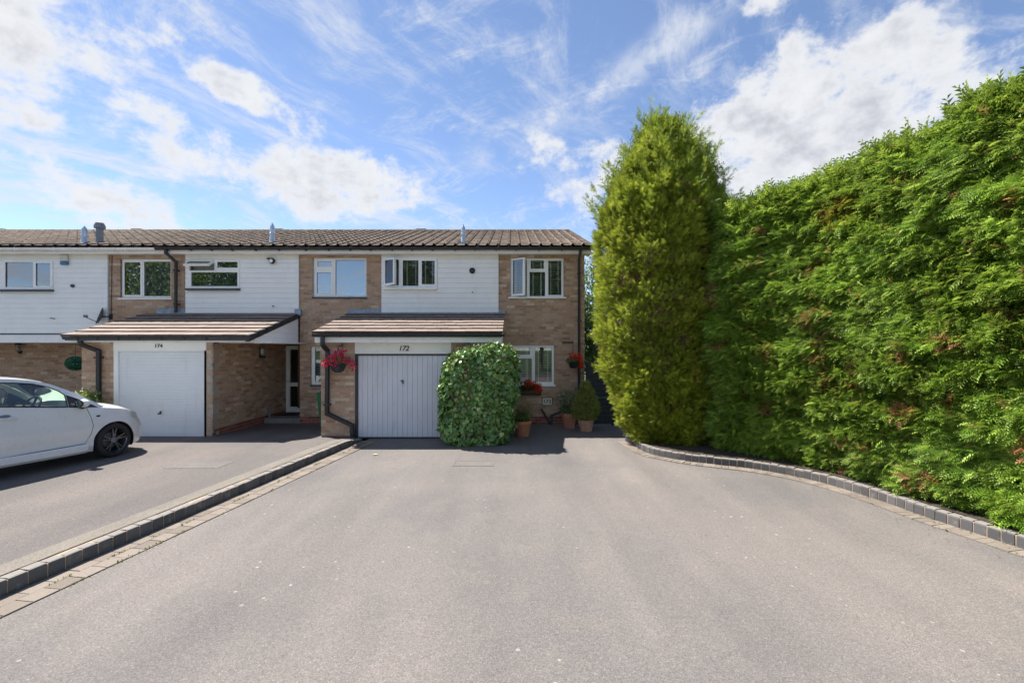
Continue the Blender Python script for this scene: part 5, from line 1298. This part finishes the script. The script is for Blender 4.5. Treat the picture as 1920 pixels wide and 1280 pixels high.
# wheels
def wheel(ax, s, steer):
    T = Matrix.Translation((ax, s * .755, .310)) @ Matrix.Rotation(steer, 4, 'Z') @ Matrix.Rotation(-s * math.pi / 2, 4, 'X') @ Matrix.Rotation(R(17), 4, 'Z')
    ty = MB().lathe([(.222, -.09), (.27, -.10), (.302, -.085), (.311, -.05), (.311, .05), (.302, .085), (.27, .10), (.235, .096), (.222, .085)], 48).xf(T); wo = ty.build('wheel', M['black_rubber'], car, smooth=30)
    rm_ = MB().lathe([(.19, -.08), (.205, .02), (.212, .075), (.226, .092), (.228, .086)], 48); rm_.xf(T); rm_.build('rim', M['alloy'], wo, smooth=40)
    MB().lathe([(.001, -.02), (.14, -.02), (.14, -.035), (.001, -.035)], 30).xf(T).build('brake_disc', M['grey_metal'], wo)
    MB().lathe([(.001, -.06), (.21, -.06)], 30).xf(T).build('rim_back', M['car_trim'], wo)
    for k in range(5):
        a = k * 2 * math.pi / 5
        for d_ in (-.16, .16):
            sp = MB(); a2 = a + d_; a1 = a + d_ * .55
            p1 = Vector((.04 * math.cos(a1), .04 * math.sin(a1), .055)); p2 = Vector((.213 * math.cos(a2), .213 * math.sin(a2), .078)); n_ = Vector((-math.sin(a2), math.cos(a2), 0))
            sp.prism([p1 + n_ * .014, p1 - n_ * .014, p2 - n_ * .011, p2 + n_ * .011], (0, 0, -.035)); sp.xf(T).build('spoke', M['alloy'], wo, bevel=.003)
    hb = MB().lathe([(.052, .03), (.052, .062), (.04, .07), (.028, .072), (.026, .066), (.001, .066)], 20).xf(T).build('hub_cap', M['grey_metal'], wo, smooth=40)
for ax in AX:
    for s in (1, -1): wheel(ax, s, R(-6) * 0 if ax < -1 else R(6))
# ------------------------------------------------------------------ pots, baskets, lamps and other fittings
def pot(loc, r, h, mat, bands=False):
    pr = [(r * .70, 0), (r * .74, .01), (r * .90, h * .74), (r * .91, h * .76), (r * 1.0, h * .77), (r * 1.02, h * .80), (r * 1.02, h * .97), (r * .99, h), (r * .90, h), (r * .86, h * .90)]
    if bands:
        pr = [(r * .66, 0)]
        for i in range(9): f = i / 9; pr += [(r * (.68 + .3 * f), h * (f * .95)), (r * (.72 + .3 * f), h * (f * .95 + .05)), (r * (.69 + .3 * (f + .09)), h * (f * .95 + .1))]
        pr += [(r * 1.03, h), (r * .92, h), (r * .88, h * .9)]
    return MB().lathe(pr, 28)
def stems(n, base, spread, h, r=.006, seed=1):
    m = MB(); rr = random.Random(seed)
    for i in range(n):
        a = rr.uniform(0, 6.28); s1 = rr.uniform(.2, 1) * spread; z = h * rr.uniform(.6, 1)
        m.tube([base, (base[0] + s1 * .4 * math.cos(a), base[1] + s1 * .4 * math.sin(a), base[2] + z * .5), (base[0] + s1 * math.cos(a), base[1] + s1 * math.sin(a), base[2] + z)], r, 5, radii=[r, r * .7, r * .3])
    return m
def potted(px, pyb, r, h, mat, label, bands=False):
    x, y = GP(px, pyb); o = root('potted_plant', (x, y + r * .8, 0), label, 'potted plant', 'terracotta pots by the house wall')
    pot((0, 0, 0), r, h, mat, bands).build('pot', M[mat], o, smooth=40)
    MB().lathe([(.001, h * .91), (r * .88, h * .91)], 24).build('soil', M['soil'], o); return o
o = potted(980, 820, .215, .385, 'terracotta', 'terracotta pot of sparse reddish twiggy heather next to the ivy')
stems(46, (0, 0, .34), .26, .46, .005, 3).build('stems', M['bark'], o)
leafy('foliage', o, (0, 0, .62), (.27, .24, .25), 700, .035, [(0, (.13, .13, .05)), (.4, (.21, .21, .07)), (.8, (.30, .20, .11)), (1, (.40, .37, .14))], seed=21, shell=.2)
leafy('lower_foliage', o, (0, 0, .47), (.22, .22, .11), 420, .05, [(0, (.07, .17, .045)), (1, (.15, .28, .07))], seed=22, shell=.2)
o = potted(1068, 804, .21, .41, 'terracotta', 'smooth terracotta pot of loose grey-green olive shoots under the downpipe')
stems(16, (0, 0, .36), .34, .72, .007, 5).build('stems', M['bark'], o)
leafy('foliage', o, (-.02, 0, .75), (.34, .24, .32), 420, .06, [(0, (.07, .15, .07)), (.6, (.12, .21, .11)), (1, (.23, .29, .20))], seed=23, shell=.25)
leafy('lower_foliage', o, (0, 0, .50), (.24, .22, .15), 330, .07, [(0, (.06, .16, .06)), (1, (.12, .25, .09))], seed=24, shell=.2)
o = potted(1100.5, 810, .215, .30, 'terracotta_pale', 'pale banded terracotta pot holding a small cone-shaped yew', True)
stems(8, (0, 0, .26), .12, .9, .012, 6).build('stems', M['bark'], o)
n_ = 2600; zc = .28 + .95 * rng.random(n_) ** 1.25; th = rng.random(n_) * 6.283
rr = np.interp(zc, [.28, .40, .55, .85, 1.1, 1.25], [.20, .31, .32, .22, .11, .03]) * (.72 + .33 * rng.random(n_)) * (1 + .22 * np.array([mnoise.noise(Vector((math.cos(t) * 2, math.sin(t) * 2, z * 4))) for t, z in zip(th, zc)]))
P = np.stack([rr * np.cos(th), rr * np.sin(th), zc], 1); N = np.stack([np.cos(th), np.sin(th), 0 * th], 1)
scatter('foliage', FV2, FF2, P, N * .7 + np.array([0, 0, .8]) + .4 * rng.standard_normal((n_, 3)), rng.standard_normal((n_, 3)), .06 + .06 * rng.random(n_), tint(n_, [(0, (.14, .20, .05)), (.6, (.26, .32, .08)), (.9, (.42, .42, .14)), (1, (.55, .42, .18))]), M['leaf'], o)['kind'] = 'stuff'
def blooms(name, parent, centres, r, n, stops, size=.035):
    P, A = [], []
    for c_ in centres:
        u = unit(rng.standard_normal((n, 3))); P.append(np.array(c_) + u * r * (.5 + .5 * rng.random((n, 1)))); A.append(u)
    P = np.concatenate(P); A = np.concatenate(A)
    q = scatter(name, DV, DF, P, A + .9 * rng.standard_normal(A.shape), A, size * (.8 + .5 * rng.random(len(P))), tint(len(P), stops), M['petal'], parent); q['kind'] = 'stuff'
def flower_heads(parent, centres, r, n, stops, size=.04, name='flower_head'):
    for c_ in centres: blooms(name, parent, [c_], r, n, stops, size)
REDS = [(0, (.70, .008, .008)), (.6, (.88, .015, .012)), (1, (.95, .06, .04))]; PINK = [(0, (.70, .008, .07)), (.5, (.88, .02, .15)), (1, (.92, .07, .28))]; PURP = [(0, (.28, .012, .12)), (1, (.5, .03, .28))]
LG = [(0, (.06, .18, .04)), (.6, (.12, .30, .07)), (1, (.2, .40, .1))]
# basket on the garage pier
by = YG - .26; bx = X(634, by); bz = Z(698, by)
o = root('hanging_basket', (bx, by, bz), 'dark wicker hanging basket of magenta petunias on the garage pier', 'hanging basket', 'hanging baskets')
MB().lathe([(.07, 0), (.115, .03), (.155, .10), (.175, .175), (.185, .19), (.165, .19), (.15, .12)], 26).build('bowl', M['black_plastic'], o, smooth=40)
for i in range(5): MB().lathe([(.118 + .014 * i, .03 + .03 * i), (.128 + .014 * i, .04 + .03 * i), (.124 + .014 * i, .055 + .03 * i)], 26).build('wicker_band', M['black_plastic'], o)
MB().lathe([(.001, .17), (.165, .17)], 20).build('soil', M['soil'], o)
for a in range(3): MB().tube([(.17 * math.cos(a * 2.09 + .4), .17 * math.sin(a * 2.09 + .4), .19), (0, 0, .52)], .003, 4).build('chain', M['dark_metal'], o)
leafy('foliage', o, (0, 0, .27), (.24, .2, .10), 420, .05, LG, seed=31, shell=.2)
cs = [(-.30, -.05, .20), (-.24, .0, .29), (-.15, -.12, .30), (-.10, 0, .42), (-.03, -.12, .33), (.02, 0, .46), (.10, -.10, .40), (.12, .03, .50), (.18, -.08, .30), (.25, -.05, .27), (.31, -.04, .22), (.35, -.02, .14), (-.05, -.18, .24), (.07, -.18, .23), (-.20, -.12, .22), (.0, .12, .36)]
flower_heads(o, cs, .06, 26, PINK, .06); flower_heads(o, [(.28, -.06, .30), (-.33, 0, .16)], .04, 10, PURP, .045)
b_ = MB().tube([(0, YG - by - .002, .78 - .02), (0, YG - by - .02, .60), (0, .02, .60), (0, 0, .52)], .009, 6); b_.tube([(0, YG - by - .01, .66), (0, .1, .60)], .006, 5); b_.build('bracket', M['dark_metal'], o)
# basket by the downpipe
by = YF - .22; bx = X(1075, by); bz = Z(690, by)
o = root('hanging_basket', (bx, by, bz), 'black hanging basket of red geraniums beside the downpipe', 'hanging basket', 'hanging baskets')
MB().lathe([(.08, 0), (.10, .02), (.13, .09), (.15, .16), (.16, .17), (.14, .17)], 24).build('bowl', M['black_plastic'], o, smooth=40)
MB().lathe([(.001, .15), (.14, .15)], 20).build('soil', M['soil'], o)
leafy('foliage', o, (0, 0, .22), (.2, .17, .09), 300, .05, LG, seed=33, shell=.2)
flower_heads(o, [(.12, -.06, .28), (.16, -.02, .20), (.20, -.03, .09), (.06, -.08, .32), (.22, 0, .16), (.15, .03, .34), (-.05, -.05, .34)], .07, 34, REDS, .06)
flower_heads(o, [(-.16, -.08, .24), (-.08, -.12, .22), (-.19, -.03, .20), (.0, -.14, .22)], .04, 12, PURP, .04); flower_heads(o, [(-.19, -.06, .30), (-.13, -.06, .33), (-.2, -.05, .25)], .03, 8, [(0, (.6, .6, .65)), (1, (.75, .7, .8))], .035)
for a in range(3): MB().tube([(.14 * math.cos(a * 2.09), .14 * math.sin(a * 2.09), .17), (0, 0, .55)], .003, 4).build('chain', M['dark_metal'], o)
zb = Z(642, by) - bz; xa = X(1054, by) - bx
b_ = MB().box(xa, .0, -.025, .025, zb - .025, zb + .025); b_.box(-.02, .0, .02, .219, zb - .02, zb + .02); b_.tube([(-.01, 0, zb - .02), (-.01, 0, .55)], .009, 6); b_.build('bracket', M['black_plastic'], o)
# trough under the ground-floor window
ty_ = YF - .13; x0, x1 = X(975, ty_), X(1014, ty_); z0, z1 = Z(741, ty_), Z(731, ty_)
o = root('wall_trough', ((x0 + x1) / 2, ty_, z0), 'coir-lined wire wall trough of red geraniums under the ground-floor window', 'flower trough', world=True)
m = MB(); K = 10
for x in np.linspace(x0, x1, 2): m.v += [(x, ty_ + .12 - .24 * t, z0 + (z1 - z0) * (2 * t - 1) ** 2) for t in np.linspace(0, 1, K)]
m.f = [(i, i + 1, K + i + 1, K + i) for i in range(K - 1)] + [tuple(range(K)), tuple(range(K, 2 * K))]; m.mi = [0] * len(m.f); m.build('liner', M['coco'], o)
for i in range(9):
    xx = x0 + (x1 - x0) * i / 8; MB().tube([(xx, ty_ + .125 - .25 * t, z0 - .006 + (z1 - z0 + .01) * (2 * t - 1) ** 2) for t in np.linspace(0, 1, 9)], .005, 5).build('wire', M['dark_metal'], o)
MB().tube([(x0, ty_ - .125, z1), (x1, ty_ - .125, z1), (x1, ty_ + .12, z1), (x0, ty_ + .12, z1), (x0, ty_ - .125, z1)], .007, 5).build('rim_wire', M['dark_metal'], o)
mx = (x0 + x1) / 2
leafy('foliage', o, (mx - .05, ty_ - .02, z1 + .08), (.30, .13, .12), 360, .065, [(0, (.03, .10, .035)), (.6, (.06, .16, .06)), (1, (.13, .22, .10))], seed=35, shell=.2)
leafy('trailing_foliage', o, (x0 - .02, ty_ - .05, z1 - .0), (.12, .08, .09), 60, .06, [(0, (.06, .12, .06)), (1, (.2, .25, .15))], seed=36, shell=.2)
flower_heads(o, [(mx - .06, ty_ - .05, z1 + .22), (mx - .11, ty_ - .08, z1 + .15), (mx - .03, ty_ - .08, z1 + .15), (mx + .04, ty_ - .09, z1 + .13), (mx + .12, ty_ - .05, z1 + .20), (mx + .18, ty_ - .08, z1 + .13), (mx + .24, ty_ - .05, z1 + .12), (mx + .14, ty_ - .12, z1 + .03), (mx + .25, ty_ - .1, z1 + .01)], .06, 34, REDS, .055)
# number plaque
pq = (1016, 1036, 744.5, 760); Yp = YF - .012; x0, x1, z0, z1 = X(pq[0], Yp), X(pq[1], Yp), Z(pq[3], Yp), Z(pq[2], Yp)
o = root('number_plaque', ((x0 + x1) / 2, Yp, z0), 'cream wall plaque with dark rim reading 172 below the window', 'house sign', world=True)
MB().box(x0, x1, Yp - .012, YF + .001, z0, z1).build('rim', M['ink'], o, bevel=.004); MB().box(x0 + .018, x1 - .018, Yp - .017, Yp - .012, z0 + .018, z1 - .018).build('plate', M['plaque'], o)
t = text('172', ((x0 + x1) / 2, Yp - .019, (z0 + z1) / 2), .145, 'ink', None, 0, 1.05, .002); t.name = 'lettering'; put(t, o)
# lanterns
def lantern(px, py, Y, label):
    p = pp(px, py, Y - .12); o = root('wall_lantern', p, label, 'wall lamp', 'wall lanterns')
    MB().lathe([(.055, .13), (.06, .12), (.09, .10), (.05, .16), (.02, .19), (.001, .20)], 6).build('cap', M['black_plastic'], o)
    MB().lathe([(.045, -.10), (.07, .10)], 6).build('glass', M['lamp_clear'], o); MB().ball((0, 0, 0), .035, 1, 1, 1.5, 10).build('bulb', M['lamp_glass'], o, smooth=60)
    MB().lathe([(.001, -.13), (.05, -.115), (.05, -.10), (.001, -.10)], 6).build('base', M['black_plastic'], o)
    for a in range(6): an = a * math.pi / 3; MB().tube([(.046 * math.cos(an), .046 * math.sin(an), -.1), (.072 * math.cos(an), .072 * math.sin(an), .1)], .005, 4).build('glazing_bar', M['black_plastic'], o)
    MB().tube([(0, 0, -.12), (-.03, .05, -.17), (-.06, .119, -.13)], .012, 6).build('arm', M['black_plastic'], o); MB().lathe([(.06, 0), (.06, .02), (.02, .03)], 14, cap=True).xf(Matrix.Translation((-.06, .12, -.13)) @ Matrix.Rotation(R(90), 4, 'X')).build('wall_plate', M['black_plastic'], o)
lantern(34, 652, YE, 'black wall lantern on the shaded brick wall above the white car')
px_, py_ = 489, 661
yy = gx / ((px_ - 960) / F); zz_ = Z(py_, yy)
o = root('wall_lamp', (gx, yy, zz_), 'dark half-round wall lamp on the brick side of the left garage', 'wall lamp')
MB().box(.0, .03, -.09, .09, -.15, .15).build('back_plate', M['black_plastic'], o, bevel=.01); MB().ball((.04, .0, .03), .075, .7, 1, 1.5, 14).build('lamp_shade', M['lamp_glass'], o, smooth=60); MB().box(.028, .10, -.085, .085, -.15, -.09).build('lamp_base', M['black_plastic'], o, bevel=.01)
# alarm box, floodlight camera, satellite dish
p = pp(123, 488.5, YC); o = root('alarm_box', (p[0], YC, p[2]), 'cream alarm box with blue base beneath the white gutter', 'alarm box')
MB().prism([(-.10, -.06, -.02), (.10, -.06, -.02), (.10, -.075, .14), (-.10, -.075, .14)], (0, .055, 0)).build('housing', M['alarm_cream'], o, bevel=.012); MB().box(-.10, .10, -.07, -.004, -.13, -.022).build('strobe_cover', M['alarm_blue'], o, bevel=.02)
p = pp(511, 490, YC); o = root('security_camera', (p[0], YC, p[2]), 'black dome security light on the white boarding under the eaves', 'security camera')
MB().box(-.11, .10, -.012, .0, -.09, .08).build('mounting_plate', M['cladding'], o); MB().ball((.02, -.07, -.0), .085, 1, .8, 1, 16).build('housing', M['black_plastic'], o, smooth=60); MB().lathe([(.001, 0), (.05, 0)], 18).xf(Matrix.Translation((.03, -.142, -.01)) @ Matrix.Rotation(R(90), 4, 'X')).build('lens_face', M['upvc'], o); MB().box(-.12, .04, -.10, -.02, .045, .085).build('hood', M['black_plastic'], o, bevel=.01)
p = pp(208, 594, YF); yd = YF - .22; q = pp(186, 592, yd)
o = root('satellite_dish', (p[0], YF, p[2]), 'grey mesh satellite dish above the left garage roof', 'satellite dish')
c_ = Vector(q) - Vector((p[0], YF, p[2])); fd = Vector((-.75, -.62, .30)).normalized(); Q = fd.to_track_quat('Z', 'Y').to_matrix().to_4x4()
MB().lathe([(.001, -.06), (.08, -.052), (.15, -.032), (.215, .0), (.222, .004), (.215, -.012), (.15, -.045), (.001, -.075)], 28).xf(Matrix.Translation(c_) @ Q @ Matrix.Diagonal((.92, 1.1, 1, 1))).build('reflector', M['grey_metal'], o, smooth=40)
tip = c_ + fd * .34 + Vector((0, 0, -.12)); MB().tube([c_ + Vector((0, 0, -.2)), tip], .011, 6).build('feed_arm', M['dark_metal'], o); MB().tube([tip, tip - fd * .10 + Vector((0, 0, .03))], .032, 8).build('receiver', M['grey_metal'], o, smooth=50)
MB().tube([(0, -.0, 0), (0, -.10, 0), c_ - fd * .06], .018, 6).build('bracket', M['dark_metal'], o); MB().box(-.05, .05, -.012, -.001, -.08, .08).build('wall_plate', M['dark_metal'], o)
# topiary ball
yt = 11.9; q = pp(141.5, 681, yt)
o = root('topiary_ball', q, 'blue-green artificial topiary ball hanging beside the left garage corner', 'topiary ball')
MB().ball((0, 0, 0), .185, 1, 1, .86, 20).build('core', M['topiary'], o, smooth=60)
n_ = 1500; u = unit(rng.standard_normal((n_, 3))); scatter('leaves', DV, DF, u * np.array([.18, .18, .155]), u + .6 * rng.standard_normal((n_, 3)), rng.standard_normal((n_, 3)), np.full(n_, .045), tint(n_, [(0, (.01, .09, .07)), (1, (.04, .20, .15))]), M['leaf'], o)['kind'] = 'stuff'
MB().tube([(0, 0, .15), (0, 0, .52)], .004, 5).build('chain', M['dark_metal'], o)
# wheelie bin tucked in beside the 172 garage
o = root('wheelie_bin', (-4.88, 12.35, zl(12.35)), 'green wheelie bin tucked behind the garage pier', 'bin')
MB().add([(-.22, -.26, .06), (.22, -.26, .06), (.22, .24, .06), (-.22, .24, .06), (-.28, -.34, .92), (.28, -.34, .92), (.28, .34, .92), (-.28, .34, .92)], [(0, 1, 2, 3), (0, 1, 5, 4), (1, 2, 6, 5), (2, 3, 7, 6), (3, 0, 4, 7), (4, 5, 6, 7)]).build('body', M['bin_green'], o, bevel=.015)
MB().prism([(-.30, -.38, .925), (-.30, .34, .925), (-.30, .34, .97), (-.30, .0, .99), (-.30, -.36, .96)], (.60, 0, 0)).build('lid', M['bin_green'], o, bevel=.012)
for s in (-1, 1): MB().lathe([(.001, -.025), (.09, -.025), (.1, 0), (.09, .025), (.001, .025)], 18).xf(Matrix.Translation((s * .24, .26, .1)) @ Matrix.Rotation(R(90), 4, 'Y')).build('wheel', M['black_rubber'], o)
MB().tube([(-.22, .34, .90), (-.22, .42, .93), (.22, .42, .93), (.22, .34, .90)], .018, 6).build('handle', M['bin_green'], o)
# black boarded gate between the house and the conifer
yg = 12.70; gx0, gx1 = x172[3] + .01, 4.1; zt = Z(678, yg)
o = root('garden_gate', ((gx0 + gx1) / 2, yg, 0), 'black horizontal-boarded gate and fence between house corner and conifer', 'gate', world=True)
z = .04; i = 0
while z < zt - .10:
    h = min(.118, zt - .1 - z)
    for a, b in ((gx0, 2.80), (2.83, gx1)):
        MB().prism([(a, yg, z), (a, yg - .012, z + .004), (a, yg + .006, z + h), (a, yg + .02, z + h)], (b - a, 0, 0)).build('board', M['gate_paint'], o)
    z += h + .006
MB().box(gx0, gx1, yg - .03, yg + .04, zt - .1, zt).build('top_rail', M['gate_paint'], o, bevel=.008)
for xx in (gx0 + .03, 2.815, gx1 - .03): MB().box(xx - .035, xx + .035, yg + .021, yg + .09, 0, zt - .02).build('post', M['gate_paint'], o)
# fallen leaf on the drive
x, y = GP(704, 853); lf = bpy.data.meshes.new('fallen_leaf'); lf.from_pydata([(x + p[0] * .10 - .04, y + p[1] * .10, .012 + .02 * abs(p[1])) for p in iv], [], IVF)
tag(obj('fallen_leaf', lf, M['yellow_leaf']), 'single yellow fallen leaf on the drive before the garage', 'leaf')
